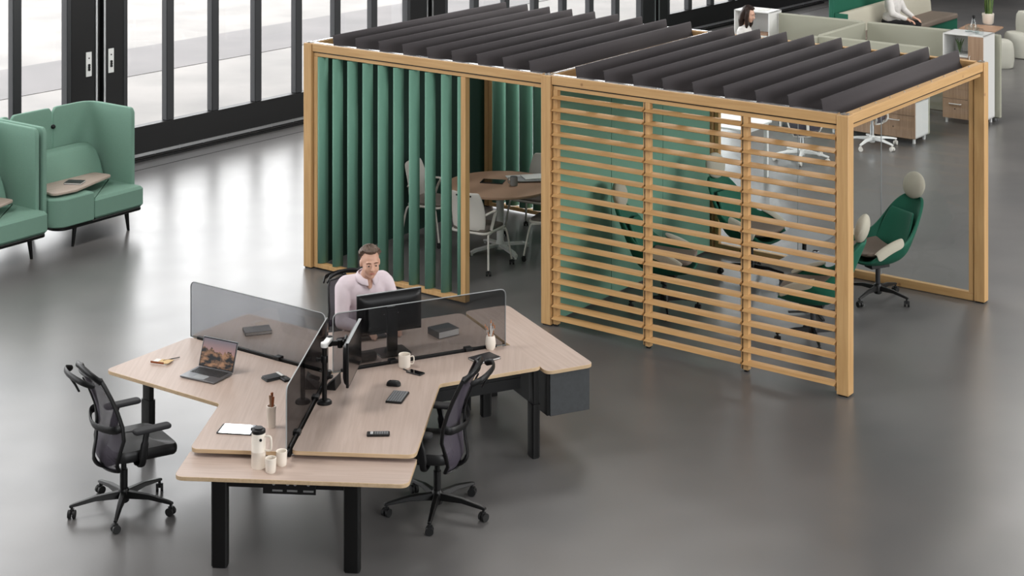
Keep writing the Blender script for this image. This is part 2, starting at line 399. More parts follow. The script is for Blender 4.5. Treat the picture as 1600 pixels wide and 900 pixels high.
    for k in range(3):
        a, b_ = xs[k]+.004, xs[k+1]-.008
        f = B(); f.box(a, a+.05, .03, .085, .02, zt-.05); f.box(b_-.022, b_, .05, .085, .02, zt-.05)
        p = f.obj('slatted_screen', 'pine_z', r, .003)
        s = B()
        for i in range(19):
            z = .085+i*.1169
            sec = [(-.018, -.002), (.03, .016), (.085, .018), (.098, .008), (.098, -.006), (.03, -.018)]
            s.loft([[Vector((u, y-.004, z+q)) for y, q in sec] for u in (a+.010, b_)])
        s.obj('slats', 'pine_x', p, .0015, 1)
        B().box(b_, b_+.008, .04, .08, .02, zt-.05).obj('edge_gasket', 'black_metal', p)
        B().box(a+.008, a+.04, .04, .075, 0, .02).obj('foot', 'black_metal', p)
    # glazed rear side of the open room
    ga, gb = M+P+.01, L-P-.01
    B().box(ga, gb, W-.09, W-.03, .004, .085).obj('bottom_rail', 'pine_x', r, .004)
    B().box(ga, ga+.05, W-.09, W-.03, .085, zt-.05).obj('stile', 'pine_z', r, .003)
    B().box(gb-.05, gb, W-.09, W-.03, .085, zt-.05).obj('stile', 'pine_z', r, .003)
    st = (gb-ga-.1)/3
    for k in range(3):
        g = B().box(ga+.05+st*k+.004, ga+.05+st*(k+1)-.004, W-.064, W-.056, .085, zt-.05).obj('glass_pane', 'clear_glass', r)
        if k: B().box(ga+.05+st*k-.003, ga+.05+st*k+.003, W-.066, W-.054, .085, zt-.05).obj('glazing_joint', 'light_grey_edge', r)
    return r
pavilion()

# ------------------------------------------------------------------ booth sofas
def booth(loc, rz, label, items):
    r = thing('booth_sofa', label, 'sofa', loc, rz, None)
    # +x faces the room, y runs along the row
    B().slab(rpoly([(-.80, -.30), (.0, -.30), (.09, -.22), (.09, .90), (-.80, .90)], [.1, .16, .12, .05, .1]), .225, .262, .006).obj('base_plate', 'black_metal', r)
    B().slab(rpoly([(-.5, .20), (.10, .20), (.10, .92), (-.5, .92)], [.02, .03, .04, .02]), .262, .50, .03).obj('seat', 'sofa_green', r, .012, 3)
    B().slab(rpoly([(-.6, -.34), (.0, -.34), (.10, -.24), (.10, .195), (-.6, .195)], [.1, .2, .16, .015, .02]), .262, .575, .012).obj('console', 'sofa_green', r, .008, 3)
    # back cushion with rounded end, leaning
    sec = lambda y, s: [Vector((x, y, z)) for x, z in [(-.78, .30), (-.40*s-.4*(1-s), .30), (-.42, .52), (-.50, .78*s+.66*(1-s)), (-.58, .92*s+.72*(1-s)), (-.70, .95*s+.74*(1-s)), (-.78, .90*s+.7*(1-s))]]
    B().loft([sec(-.26, 1), sec(.1, 1), sec(.62, 1), sec(.74, .92), sec(.80, .6)]).obj('back_cushion', 'sofa_green', r, .035, 4)
    # upholstered privacy panels
    def panel(path, z0, z1, rnd):
        n = len(path); G = []
        K = 10
        for i, p in enumerate(path):
            d = min((Vector(path[i])-Vector(path[0])).length, 9); 
            da = sum((Vector(path[j+1])-Vector(path[j])).length for j in range(i)); db = sum((Vector(path[j+1])-Vector(path[j])).length for j in range(i, n-1))
            q = min(da, db); cut = 0
            if q < rnd: cut = rnd-math.sqrt(max(0, rnd*rnd-(rnd-q)**2))
            G.append([Vector((p[0], p[1], z0+(z1-cut-z0)*k/K)) for k in range(K+1)])
        return B().grid(G).obj('privacy_panel', 'sofa_green', r, solid=.05, bevel=.014, seg=3)
    def dense(pts, rad):
        q = rpoly(pts, rad, 8); out = []
        for a, b in zip(q, q[1:]):
            a = Vector(a); b = Vector(b); m = max(1, int((b-a).length/.03))
            for k in range(m): out.append(tuple(a+(b-a)*k/m))
        return out+[q[-1]]
    panel(dense([(-.06, .90), (-.84, .90), (-.84, .36)], [0, .20, 0]), .26, 1.38, .06)
    panel(dense([(-.84, .34), (-.84, -.22)], [0, 0]), .30, 1.38, .05)
    panel(dense([(-.84, -.24), (-.84, -.39), (-.02, -.39)], [0, .12, 0]), .24, 1.38, .06)
    c = B().ell((-.81, .35, 1.16), (.028, .03, .026)).obj('clip', 'black_plastic', r)
    top = rpoly([(-.52, -.20), (-.02, -.28), (.02, .02), (-.20, .70), (-.44, .66), (-.56, .2)], [.05, .08, .08, .06, .05, .1])
    t = B().slab(top, .60, .628, .005).obj('tablet_top', 'ash_top', r)
    B().cyl((-.3, .0, .57), (-.3, .0, .60), .05).obj('tablet_mount', 'black_metal', r)
    for (x, y) in ((.0, 0), (0, .74), (-.68, 0), (-.68, .74)):
        B().cyl((x, y, .23), (x*1.06, y+(.03 if y else -.03), 0), .028, .016).obj('leg', 'black_metal', r)
    return r
BR = PROT
s1 = booth((-4.865, 19.16, 0), BR, 'sage green high-backed booth sofa, the farther one, with a notebook on its wooden tablet', 0)
s2 = dup(s1, (-4.865-.80, 19.16-1.12, 0), BR, 'sage green high-backed booth sofa at the left picture edge, the nearer one')
for s in (s1, s2): s['group'] = 'green booth sofas by the glazed doors'
def book(name, label, cat, loc, rz, dx, dy, dz, cover, group=None, elastic=None):
    r = thing(name, label, cat, loc, rz, group)
    t = min(.003, dz*.2)
    b = B(); b.box(-dx/2, dx/2, -dy/2, dy/2, 0, t); b.box(-dx/2, dx/2, -dy/2, dy/2, dz-t, dz); b.box(-dx/2, -dx/2+t, -dy/2, dy/2, t, dz-t)
    b.obj('cover', cover, r, .001, 1)
    B().box(-dx/2+t, dx/2-.004, -dy/2+.004, dy/2-.004, t, dz-t).obj('pages', 'paper', r)
    if elastic: B().box(dx/2-.03, dx/2-.022, -dy/2-.001, dy/2+.001, -.0, dz+.001).obj('elastic_band', elastic, r)
    return r
def sp(root, x, y, z): return root.location + Matrix.Rotation(root.rotation_euler.z, 3, 'Z') @ Vector((x, y, z))
book('notebook', 'small dark grey notebook with white pages on the wooden tablet of the farther green sofa', 'notebook', sp(s1, -.22, .18, .628), BR+.5, .20, .15, .02, 'dark_book')
lp = thing('tablet_computer', 'dark tablet computer propped up on the wooden tablet of the nearest green sofa', 'tablet', sp(s2, -.2, .47, .628), BR+2.4)
B().box(-.1, .1, -.005, .005, 0, .20, TR(0, 0, 0, rx=R(-14))).obj('screen', 'screen_dark', lp, .003)
B().box(-.1, .1, .0, .09, 0, .006).obj('stand', 'black_plastic', lp, .002)
# ------------------------------------------------------------------ office chairs
def caster(parent, x, y, ang, r=.029, tm='rubber', cm=None):
    """twin wheel caster, sub-part"""
    c, s_ = math.cos(ang), math.sin(ang); b = B()
    for d in (-.017, .017):
        cx, cy = x-s_*d, y+c*d
        b.cyl((cx+s_*.010, cy-c*.010, r+.001), (cx-s_*.010, cy+c*.010, r+.001), r, seg=16)
    b.cyl((x, y, r), (x, y, r*2+.022), .009)
    b.box(-.02, .014, -.012, .012, r+.006, r*2+.006, TR(x, y, 0, ang))
    return b.obj('caster', tm, parent)
def star(r, radius, a0, m, hubz=.11, n=5, cr=.029, tm='rubber', w=.024):
    b = B(); b.lathe([(.030, hubz-.06), (.040, hubz-.05), (.042, hubz+.02), (.030, hubz+.045)])
    for k in range(n):
        a = a0+k*2*math.pi/n; M_ = Matrix.Rotation(a, 4, 'Z')
        def ring(x, z, hw, hh): return [M_ @ Vector(p) for p in ((x, -hw, z-hh), (x, hw, z-hh), (x, hw*.7, z+hh), (x, -hw*.7, z+hh))]
        z1 = cr*2+.034
        b.loft([ring(.02, hubz, w*1.15, .026), ring(radius*.55, (hubz+z1)/2+.012, w*.95, .016), ring(radius-.01, z1, w*.72, .011), ring(radius+.018, z1-.006, w*.6, .008)])
    o = b.obj('base', m, r, .004, 2)
    for k in range(n):
        a = a0+k*2*math.pi/n; caster(o, radius*math.cos(a), radius*math.sin(a), a+1.2+k*.9, cr, tm)
    return o
def cushion(x0, x1, y0, y1, z0, z1, rad, name, m, r, n=8, dome=.012):
    P = rrect(x0, x1, y0, y1, rad, n); cx, cy = (x0+x1)/2, (y0+y1)/2; h = z1-z0; rings = []
    for q, z in ((.94, 0), (.985, .2), (1, .45), (.99, .75), (.95, .93), (.8, 1.0), (.4, 1.08)):
        rings.append([Vector((cx+(x-cx)*q, cy+(y-cy)*q, z0+h*z-(.35*h*max(0, (x-cx)/(x1-cx))**3))) for x, y in P])
    return B().loft(rings).obj(name, m, r)
def task_chair(label, loc, rz, a0, frame='black_plastic', seatm='black_leather', basem='black_metal', meshm='chair_mesh', wheel='rubber', group=None, hanger=True, rad=.368):
    r = thing('office_chair', label, 'chair', loc, rz, group)
    star(r, rad, a0, basem, .12, 5, .030, wheel)
    b = B(); b.cyl((0, 0, .12), (0, 0, .30), .028); b.cyl((0, 0, .28), (0, 0, .40), .020); b.obj('gas_column', 'black_metal' if basem == 'black_metal' else 'alu', r)
    b = B(); b.box(-.14, .12, -.075, .075, .375, .425); b.box(-.17, -.1, -.04, .04, .37, .41); b.box(-.09, .16, -.13, .13, .415, .43); b.cyl((.03, -.19, .40), (.03, .19, .40), .008); b.box(.0, .06, -.215, -.185, .392, .408)
    b.obj('mechanism', frame, r, .006)
    s = cushion(-.15, .34, -.25, .25, .43, .515, .11, 'seat', seatm, r)
    # backrest sheet following the spine
    zz = [.35, .42, .50, .60, .70, .80, .90, 1.0, 1.05]; xx = [-.150, -.185, -.178, -.152, -.162, -.190, -.230, -.278, -.302]; ww = [.15, .205, .235, .250, .252, .232, .222, .208, .19]
    def bp(i, c, off=0): return Vector((xx[i]+.055*abs(c)**2.2-off, ww[i]*c, zz[i]))
    G = [[bp(i, c/6) for c in range(-6, 7)] for i in range(len(zz))]
    B().grid(G).obj('mesh_back', meshm, r)
    loop = [bp(i, -1) for i in range(len(zz))]+[bp(len(zz)-1, c/6) for c in range(-5, 6)]+[bp(i, 1) for i in range(len(zz)-1, -1, -1)]+[bp(0, c/6) for c in range(5, -6, -1)]
    fr = B().tube(loop, .012, 8, closed=True, sx=1.25, sy=.9, up=(1, 0, 0)).obj('back_frame', frame, r)
    # top wing and coat bar
    b = B(); b.tube(spline([(-.245, -.205, 1.03), (-.295, -.15, 1.075), (-.32, 0, 1.10), (-.295, .15, 1.075), (-.245, .205, 1.03)], 6), .022, 8, sx=1.0, sy=.45)
    b.obj('top_rim', frame, r)
    if hanger:
        b = B(); b.tube(spline([(-.30, -.225, 1.02), (-.375, -.17, 1.05), (-.41, 0, 1.065), (-.375, .17, 1.05), (-.30, .225, 1.02)], 6), [.008]+[.017]*23+[.008], 8, sx=1.3, sy=.5)
        b.tube([(-.405, 0, 1.05), (-.36, 0, .98), (-.335, 0, .93)], .014, 8, sx=.6, sy=1.3); b.obj('coat_bar', frame, r)
    # lower spine and shoulders of the support
    b = B()
    b.tube(spline([(-.06, 0, .365), (-.17, 0, .365), (-.225, 0, .44), (-.205, 0, .60), (-.21, 0, .78), (-.265, 0, .94), (-.305, 0, 1.02)], 6), [.026]*12+[.017]*12+[.011]*13, 8, sx=.6, sy=1.2, up=(1, 0, 0))
    b.obj('back_support', frame, r)
    b = B(); b.tube(spline([(-.105, -.247, .70), (-.17, -.215, .68), (-.225, 0, .665), (-.17, .215, .68), (-.105, .247, .70)], 6), .030, 8, sx=1.0, sy=.35, up=(0, 0, 1)); b.obj('lumbar_band', frame, r)
    for q in (-1, 1):
        b = B(); b.tube(spline([(.03, q*.12, .405), (.03, q*.24, .40), (.03, q*.285, .43), (.035, q*.29, .50), (.05, q*.29, .60), (.06, q*.288, .645)], 5), [.02]*13+[.024]*6+[.018]*7, 8, sx=.7, sy=1.3)
        a = b.obj('armrest', frame, r)
        B().slab(rrect(-.04, .24, q*.285-.043, q*.285+.043, .035), .645, .675, .008).obj('arm_pad', 'soft_black' if frame != 'white_plastic' else 'white_plastic', a, .004)
    return r
chL = task_chair('black mesh-back office chair at the far left, facing the desk with the laptop', (-2.81, 12.46, 0), R(34), R(202-34))
chR = dup(chL, (-.54, 12.43, 0), R(168), 'black mesh-back office chair pushed in at the right-hand desk with keypad and mug')
chB = dup(chL, (-1.285, 14.59, 0), R(-64.7), 'black office chair the man in the pale shirt sits on')
chB.scale = (1, 1, .92)
for c in (chL, chR, chB): c['group'] = 'black office chairs around the shared desks'

# ------------------------------------------------------------------ shared 120 degree desks
C0 = Vector((-1.41, 13.24, 0)); A3, A1, A2 = R(25.3), R(145.3), R(265.3)
def dirv(a): return Vector((math.cos(a), math.sin(a), 0))
TZ = .71
def boomerang(label, a, deep, shal, La, Lb, world=None):
    """desk filling the sector from arm a to arm a+120; deep wing along a"""
    r = thing('corner_desk', label, 'desk', C0, 0, 'corner desks of the three-way workstation')
    b = a+R(120); da, db = dirv(a), dirv(b)
    na, nb = dirv(a+R(90)), dirv(b-R(90)); g = .022
    # inner corner
    det = na.x*nb.y-na.y*nb.x; ix = (deep*nb.y-shal*na.y)/det; iy = (na.x*shal-nb.x*deep)/det
    det2 = det; ox = (g*nb.y-g*na.y)/det2; oy = (na.x*g-nb.x*g)/det2
    P = [(ox, oy), tuple((da*La+na*g)[:2]), tuple((da*La+na*deep)[:2]), (ix, iy), tuple((db*Lb+nb*shal)[:2]), tuple((db*Lb+nb*g)[:2])]
    o = B().slab(rpoly(P, [0, .05, .07, .05, .07, .05], 6), TZ-.028, TZ, .002).obj('desk_top', ['ash_top', 'ash_edge'], r)
    for p in o.data.polygons:
        if abs(p.normal.z) < .9: p.material_index = 1
    # frame rails and legs
    m = B()
    for d, n, L_, dp in ((da, na, La, deep), (db, nb, Lb, shal)):
        an = math.atan2(d.y, d.x); sgn = 1 if Matrix.Rotation(an, 3, 'Z') @ Vector((0, 1, 0)) @ n > 0 else -1
        T = TR(0, 0, 0, an)
        y0, y1 = sorted((sgn*.10, sgn*.16)); m.box(.25, L_-.10, y0, y1, TZ-.10, TZ-.028, T)
        y0, y1 = sorted((sgn*.10, sgn*(dp-.14))); m.box(L_-.20, L_-.12, y0, y1, TZ-.07, TZ-.028, T)
    m.obj('frame', 'black_metal', r, .003)
    return r, da, db, na, nb
def leg(r, p, an, w=.11, d=.06, z1=TZ-.03, tele=True, loc=C0):
    T = TR(p[0], p[1], 0, an)
    o = B().prism(rrect(-w/2, w/2, -d/2, d/2, .018, 4), .012, z1*(.62 if tele else 1), T).obj('leg', 'black_metal', r)
    if tele: B().prism(rrect(-w/2+.010, w/2-.010, -d/2+.008, d/2-.008, .012, 4), z1*.62, z1, T).obj('inner_tube', 'black_metal', o)
    B().prism(rrect(-w/2+.006, w/2-.006, -d/2+.006, d/2-.006, .012, 4), 0, .012, T).obj('foot', 'black_plastic', o)
    return o
dl, *_ = boomerang('corner desk on the left with the laptop, wallet and pen cup on it', A1, .93, .68, 1.47, 1.50)
dr, *_ = boomerang('corner desk on the right with the white mug, keypad and pencil vase on it', A2, .88, .575, 1.48, 1.55)
db_, *_ = boomerang('corner desk at the back where the man in the pale shirt sits', A3, .88, .69, 1.50, 1.50)
# legs: (direction angle, along, side sign, across)
def at_arm(a, along, across): d = dirv(a); n = Vector((-d.y, d.x, 0)); return d*along+n*across
leg(dl, at_arm(A1, 1.32, .62), A1, .11, .06)
leg(dl, at_arm(A1, .55, .22), A1)
leg(dr, px(834, 716)-C0+Vector((0, .03, 0)), A3, .07, .10); leg(dr, px(759, 652)-C0+Vector((0, .03, 0)), A3, .09, .06)

leg(db_, at_arm(A3, 1.38, .55), A3); leg(db_, at_arm(A1, 1.38, -.45), A1); leg(db_, at_arm(A3, .45, .2), A3)
# front rail of the right-hand desk, two stacked beams
T = TR(0, 0, 0, A3)
B().box(.62, 1.42, -.46, -.42, TZ-.10, TZ-.03, T).box(.62, 1.42, -.45, -.43, TZ-.19, TZ-.105, T).obj('cable_tray', 'frame_black', dr, .003)

def end_table(label, name, a, l0, l1, c0, c1, z, radii):
    r = thing(name, label, 'side table', C0, a)
    o = B().slab(rpoly([(l0, c0), (l1, c0), (l1, c1), (l0, c1)], radii, 6), z-.028, z, .002).obj('table_top', ['ash_top', 'ash_edge'], r)
    for p in o.data.polygons:
        if abs(p.normal.z) < .9: p.material_index = 1
    return r
ft = end_table('long narrow wooden table at the front end of the desks, jug and cups on it', 'side_table', A2, 1.405, 1.825, -.70, .88, .655, [.02, .07, .07, .02])
for y in (-.42, .48):
    T = TR(1.68, y, 0)
    o = B().prism(rrect(-.035, .035, -.056, .056, .02, 4), .012, .625, T).obj('leg', 'black_metal', ft)
    B().prism(rrect(-.03, .03, -.05, .05, .015, 4), 0, .012, T).obj('foot', 'black_plastic', o)
B().box(1.655, 1.70, -.37, .43, .545, .625).obj('cross_rail', 'black_metal', ft, .004)
B().box(1.70, 1.71, -.12, .24, .56, .60).obj('plate_spacer', 'black_metal', ft)
b = B(); b.box(1.71, 1.716, -.12, .24, .515, .60); b.obj('mounting_plate', 'black_plastic', ft, .002)
pl = B()
for y in (-.045, .05, .10, .19): pl.cyl((1.716, y, .585), (1.721, y, .585), .011)
for y in (-.02, .08, .19): pl.box(1.716, 1.719, y-.035, y+.035, .533, .546)
pl.obj('screws', 'alu', ft)
cr = end_table('wooden topped storage table with a grey hanging box at the right end of the desks', 'storage_table', A3, 1.555, 1.97, -.64, .96, .69, [.07, .07, .07, .07])
B().box(1.60, 1.945, -.61, .90, .325, .662).obj('storage_box', 'grey_box', cr, .003)
B().box(1.577, 1.60, -.60, .90, .33, .662).obj('side_panel', 'black_metal', cr, .002)
for y in (.75,):
    B().box(1.70, 1.78, y, y+.06, 0, .33).obj('leg', 'black_metal', cr, .005)
# smoked desk screens
def screen(label, a, L_, side, bar=True):
    r = thing('desk_screen', label, 'desk screen', C0+Vector((0, 0, 0)), a, 'smoked glass screens between the three desks')
    M_ = Matrix(((1, 0, 0, 0), (0, 0, 1, 0), (0, 1, 0, 0), (0, 0, 0, 1)))
    zb = TZ+.0
    P = rpoly([(.035, zb), (L_, zb), (L_, 1.16), (.035, 1.16)], [.005, .005, .05, .05], 6)
    B().prism(P, -.004, .004, M_).obj('glass_sheet', 'smoked_glass_edge_on' if a == A2 else 'smoked_glass', r)  # same glass throughout; dark edge-on reflection of one screen put into its tint
    # polished rim
    b = B(); pts = [(x, 0, y) for x, y in P]; b.tube(pts, .0046, 6, closed=True); b.obj('glass_rim', 'light_grey_edge', r)
    B().box(.10, L_-.08, -.012, .012, TZ-.06, TZ+.018).obj('mounting_bar', 'black_metal', r, .003)
    c = B()
    for x in (L_*.35, L_*.78): c.box(x-.03, x+.03, -.03, .03, TZ+.001, TZ+.03)
    c.obj('clamps', 'black_plastic', r, .004)
    return r
screen('smoked glass desk screen between the laptop desk and the back desk, on the left', A1, 1.48, 1)
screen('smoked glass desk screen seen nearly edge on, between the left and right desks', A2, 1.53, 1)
screen('smoked glass desk screen between the man and the mug, on the right', A3, 1.50, 1)
b = B(); b.lathe([(.024, .0), (.024, TZ+.02)]); o = b.obj('hub_post', 'black_metal'); o.location = C0; tag(o, 'black metal post under the joint where the three desk screens meet', 'post')

# ------------------------------------------------------------------ things on the desks
def P3(x, y, z=TZ): return px(x, y, z)
def mug(label, loc, h=.095, r0=.041, m='white_ceramic', rz=0, group=None):
    r = thing('mug', label, 'mug', loc, rz, group)
    B().lathe([(.001, .002), (r0*.85, 0), (r0*.97, .006), (r0, .015), (r0, h-.002), (r0-.002, h), (r0-.005, h-.002), (r0-.005, .01), (.001, .008)]).obj('cup', m, r)
    B().tube(spline([(r0-.004, 0, h*.78), (r0+.022, 0, h*.78), (r0+.027, 0, h*.5), (r0+.018, 0, h*.25), (r0-.004, 0, h*.24)], 6), .005, 8).obj('handle', m, r)
    return r
mug('white mug with a square handle on the right-hand desk behind the keypad', P3(632, 574), .105, .047, rz=R(10))
# laptop
lp = thing('laptop', 'open silver laptop showing a mountain picture on the left desk', 'laptop', P3(322, 588), R(-28))
B().slab(rrect(-.165, .165, -.115, .115, .012), .004, .016, .002).obj('keyboard_deck', 'laptop_alu', lp)
k = B()
for j in range(6):
    for i in range(13): k.box(-.142+i*.0219, -.142+i*.0219+.0185, -.012+j*.0195, -.012+j*.0195+.016, .016, .0172)
k.obj('keys', 'keycap', lp)
B().slab(rrect(-.055, .055, -.10, -.025, .006), .0158, .0166, .0003).obj('trackpad', 'mist_grey', lp)
T = TR(0, .118, .016, rx=R(-18))
ls = B().box(-.165, .165, -.004, .004, .0, .225, T).obj('display', 'laptop_alu', lp, .003)
def wallpaper():
    m = bpy.data.materials.new('mountain_picture'); m.use_nodes = True; N = m.node_tree.nodes; L = m.node_tree.links
    b = N['Principled BSDF']; tc = N.new('ShaderNodeTexCoord'); sx = N.new('ShaderNodeSeparateXYZ'); L.new(tc.outputs['Generated'], sx.inputs[0])
    nz = N.new('ShaderNodeTexNoise'); nz.noise_dimensions = '1D'; nz.inputs['Scale'].default_value = 5.5; nz.inputs['Detail'].default_value = 6; L.new(sx.outputs[0], nz.inputs['W'])
    mr = N.new('ShaderNodeMapRange'); mr.inputs[3].default_value = .2; mr.inputs[4].default_value = .98; L.new(nz.outputs['Fac'], mr.inputs[0])
    lt = N.new('ShaderNodeMath'); lt.operation = 'LESS_THAN'; L.new(sx.outputs[2], lt.inputs[0]); L.new(mr.outputs[0], lt.inputs[1])
    rk = N.new('ShaderNodeTexNoise'); rk.inputs['Scale'].default_value = 5; rk.inputs['Detail'].default_value = 8; L.new(tc.outputs['Generated'], rk.inputs[0])
    rr = N.new('ShaderNodeValToRGB'); e = rr.color_ramp.elements; e[0].position = .42; e[0].color = (*lin('1b1c20'), 1); e[1].position = .62; e[1].color = (*lin('c8956f'), 1); L.new(rk.outputs['Fac'], rr.inputs[0])
    sk = N.new('ShaderNodeValToRGB'); e = sk.color_ramp.elements; e[0].position = .4; e[0].color = (*lin('d9a39a'), 1); e[1].position = 1; e[1].color = (*lin('8f8791'), 1); L.new(sx.outputs[2], sk.inputs[0])
    mx = N.new('ShaderNodeMixRGB'); L.new(lt.outputs[0], mx.inputs[0]); L.new(sk.outputs[0], mx.inputs[1]); L.new(rr.outputs[0], mx.inputs[2])
    L.new(mx.outputs[0], b.inputs['Emission Color']); b.inputs['Emission Strength'].default_value = .55; b.inputs['Base Color'].default_value = (.01, .01, .01, 1); b.inputs['Roughness'].default_value = .25
    MATS['picture'] = m
wallpaper()
B().box(-.155, .155, -.0052, -.0046, .012, .213, T).obj('screen_image', 'picture', ls)
B().box(-.160, .160, -.0046, -.004, .006, .219, T).obj('bezel', 'screen_dark', ls)
# folded papers + pen
r = thing('notepad', 'small yellowish folded notepad near the left corner of the left desk', 'notepad', P3(252, 566), R(-20))
B().box(-.07, .07, -.05, .05, 0, .005).obj('pad', 'paper', r); B().box(-.066, .05, -.05, -.046, .005, .02, TR(0, 0, 0)).obj('cover_edge', 'brown_leather', r)
B().box(-.05, .075, -.045, .05, .005, .008, TR(.01, 0, 0, ry=R(-5))).obj('cover', 'yellow_paper', r)
o = B().cyl((-.07, 0, .006), (.07, 0, .006), .0045, .003).obj('pen', 'black_plastic'); o.location = P3(268, 562); o.rotation_euler = (0, 0, R(35)); tag(o, 'black pen lying beside the yellowish notepad', 'pen')
# wallet and card case
r = thing('wallet', 'grey leather wallet next to the screen on the left desk', 'wallet', P3(428, 591), R(35))
B().slab(rrect(-.085, .075, -.05, .05, .008), 0, .012, .002).obj('lower_flap', 'grey_box', r); B().slab(rrect(-.08, .07, -.047, .047, .008), .013, .022, .002).obj('upper_flap', 'frame_grey', r)
B().box(.04, .06, -.048, .048, .022, .026).obj('card', 'paper', r)
o = B().slab(rrect(-.03, .03, -.045, .045, .01), 0, .018, .004).obj('card_case', 'black_plastic'); o.location = P3(446, 594); o.rotation_euler = (0, 0, R(35)); tag(o, 'small black case touching the grey wallet on the left desk', 'case')
# shiny tablet
r = thing('tablet_computer', 'tablet computer with bright reflective glass lying flat on the left desk near the jug', 'tablet', P3(371, 672), R(-8))
B().slab(rrect(-.13, .13, -.085, .085, .012), 0, .008, .002).obj('body', 'black_plastic', r); B().slab(rrect(-.115, .115, -.083, .083, .004), .008, .009, .0002).obj('glass_face', 'mirror', r)
# pen cup
pc = thing('pen_cup', 'white cylindrical pen cup holding brown cases on the left desk', 'pen cup', P3(424, 667), 0)
B().lathe([(.001, .0), (.029, .0), (.031, .03), (.0315, .125), (.034, .13), (.034, .15), (.030, .15), (.028, .02), (.001, .01)]).obj('cup', 'white_ceramic', pc)
for i, (x, a) in enumerate(((-.008, .10), (.008, -.08), (.0, .02))):
    o = B().box(-.009, .009, -.006, .006, .02, .215+.012*i).obj('pencil_case', 'brown_leather' if i != 1 else 'pink_brown', None, .002)
    o.location = pc.location+Vector((x, .004*i, 0)); o.rotation_euler = (0, a, .5*i)
    tag(o, ('narrow brown leather sleeve leaning left in the white pen cup', 'thin tan ruler in the white pen cup', 'tallest brown leather sleeve in the middle of the white pen cup')[i], ('sleeve', 'ruler', 'sleeve')[i])
# jug and cups on the front table
FZ = .655
j = thing('vacuum_jug', 'white insulated jug with black lid on the front wooden table', 'jug', px(404, 730, FZ), R(-15))
B().lathe([(.001, .0), (.047, .0), (.049, .01), (.049, .11), (.050, .112), (.050, .116), (.048, .12), (.047, .225), (.044, .235), (.001, .235)]).obj('body', 'white_ceramic', j)
B().lathe([(.045, .234), (.047, .24), (.046, .256), (.036, .262), (.001, .262)]).obj('lid', 'black_plastic', j)
B().box(-.055, -.02, -.014, .014, .245, .262).obj('spout', 'black_plastic', j, .005)
B().lathe([(.022, .262), (.030, .266), (.030, .270), (.001, .271)], (.0, 0, 0)).obj('lid_disc', 'frame_grey', j)
B().tube(spline([(.045, 0, .215), (.085, 0, .213), (.092, 0, .17), (.085, 0, .125), (.046, 0, .12)], 6), .008, 8).obj('handle', 'white_ceramic', j)
B().cyl((.030, -.036, .20), (.034, -.042, .20), .009).obj('dot', 'black_plastic', j)
def cup(label, loc):
    r = tag(B().lathe([(.001, 0), (.030, 0), (.034, .006), (.036, .03), (.038, .098), (.036, .1), (.033, .097), (.031, .01), (.001, .01)]).obj('cup', 'white_ceramic'), label, 'cup', 'handleless white cups by the jug'); r.location = loc; return r
cup('handleless white cup in front of the jug, nearer one', px(423, 738, FZ)); cup('handleless white cup right of the jug, the one farther back', px(440, 727, FZ))
# keypad, mouse, phone, remote
kp = thing('keypad', 'small black compact keyboard on the right-hand desk', 'keyboard', P3(621, 622), R(78))
B().slab(rrect(-.11, .11, -.062, .062, .008), 0, .014, .003).obj('case', 'black_plastic', kp)
k = B()
for i in range(12):
    for q in range(6): k.box(-.103+i*.0172, -.103+i*.0172+.0145, -.056+q*.0188, -.056+q*.0188+.0155, .014, .018)
k.obj('keys', 'key_grey', kp, .001, 1)
kp.rotation_euler.z = R(78)
ms = thing('computer_mouse', 'black computer mouse beyond the compact keyboard', 'mouse', P3(615, 602), R(170))
b = B(); b.loft([[Vector((x, y*q, 0)) for x, y in rrect(-.055, .055, -.031, .031, .03)] for q in (1,)]+[[Vector((x*s_, y*s_, z)) for x, y in rrect(-.055, .055, -.031, .031, .03)] for s_, z in ((1.0, .010), (.93, .022), (.75, .031), (.4, .036))]); b.obj('shell', 'black_plastic', ms)
B().cyl((.025, -.003, .031), (.025, .003, .031), .008).obj('wheel', 'frame_grey', ms)
def phone(label, loc, rz, keys=False, L_=.14, W_=.068):
    r = thing('phone', label, 'phone', loc, rz)
    B().slab(rrect(-L_/2, L_/2, -W_/2, W_/2, .01), 0, .010, .003).obj('body', 'black_plastic', r); B().slab(rrect(-L_/2+.006, L_/2-.006, -W_/2+.004, W_/2-.004, .007), .010, .0106, .0002).obj('glass_face', 'screen_dark', r)
    return r
phone('black phone lying on the right-hand desk in front of the white mug', P3(649, 583), R(-35))
o = B().cyl((-.07, 0, .005), (.065, 0, .005), .0045, .003).obj('pen', 'black_plastic'); o.location = P3(640, 581); o.rotation_euler = (0, 0, R(-42)); tag(o, 'black pen lying left of the phone on the right-hand desk', 'pen')
rc = thing('calculator', 'dark calculator with a small display near the front edge of the right-hand desk', 'calculator', P3(591, 680), R(2))
B().slab(rrect(-.08, .08, -.03, .03, .007), 0, .018, .004).obj('case', 'black_plastic', rc); B().box(-.055, -.035, -.024, .024, .018, .0192).obj('display', 'cap_white', rc)
k = B()
for i in range(6):
    for q in range(4): k.box(-.026+i*.0165, -.026+i*.0165+.012, -.024+q*.0125, -.024+q*.0125+.009, .018, .021)
k.obj('keys', 'key_grey', rc)
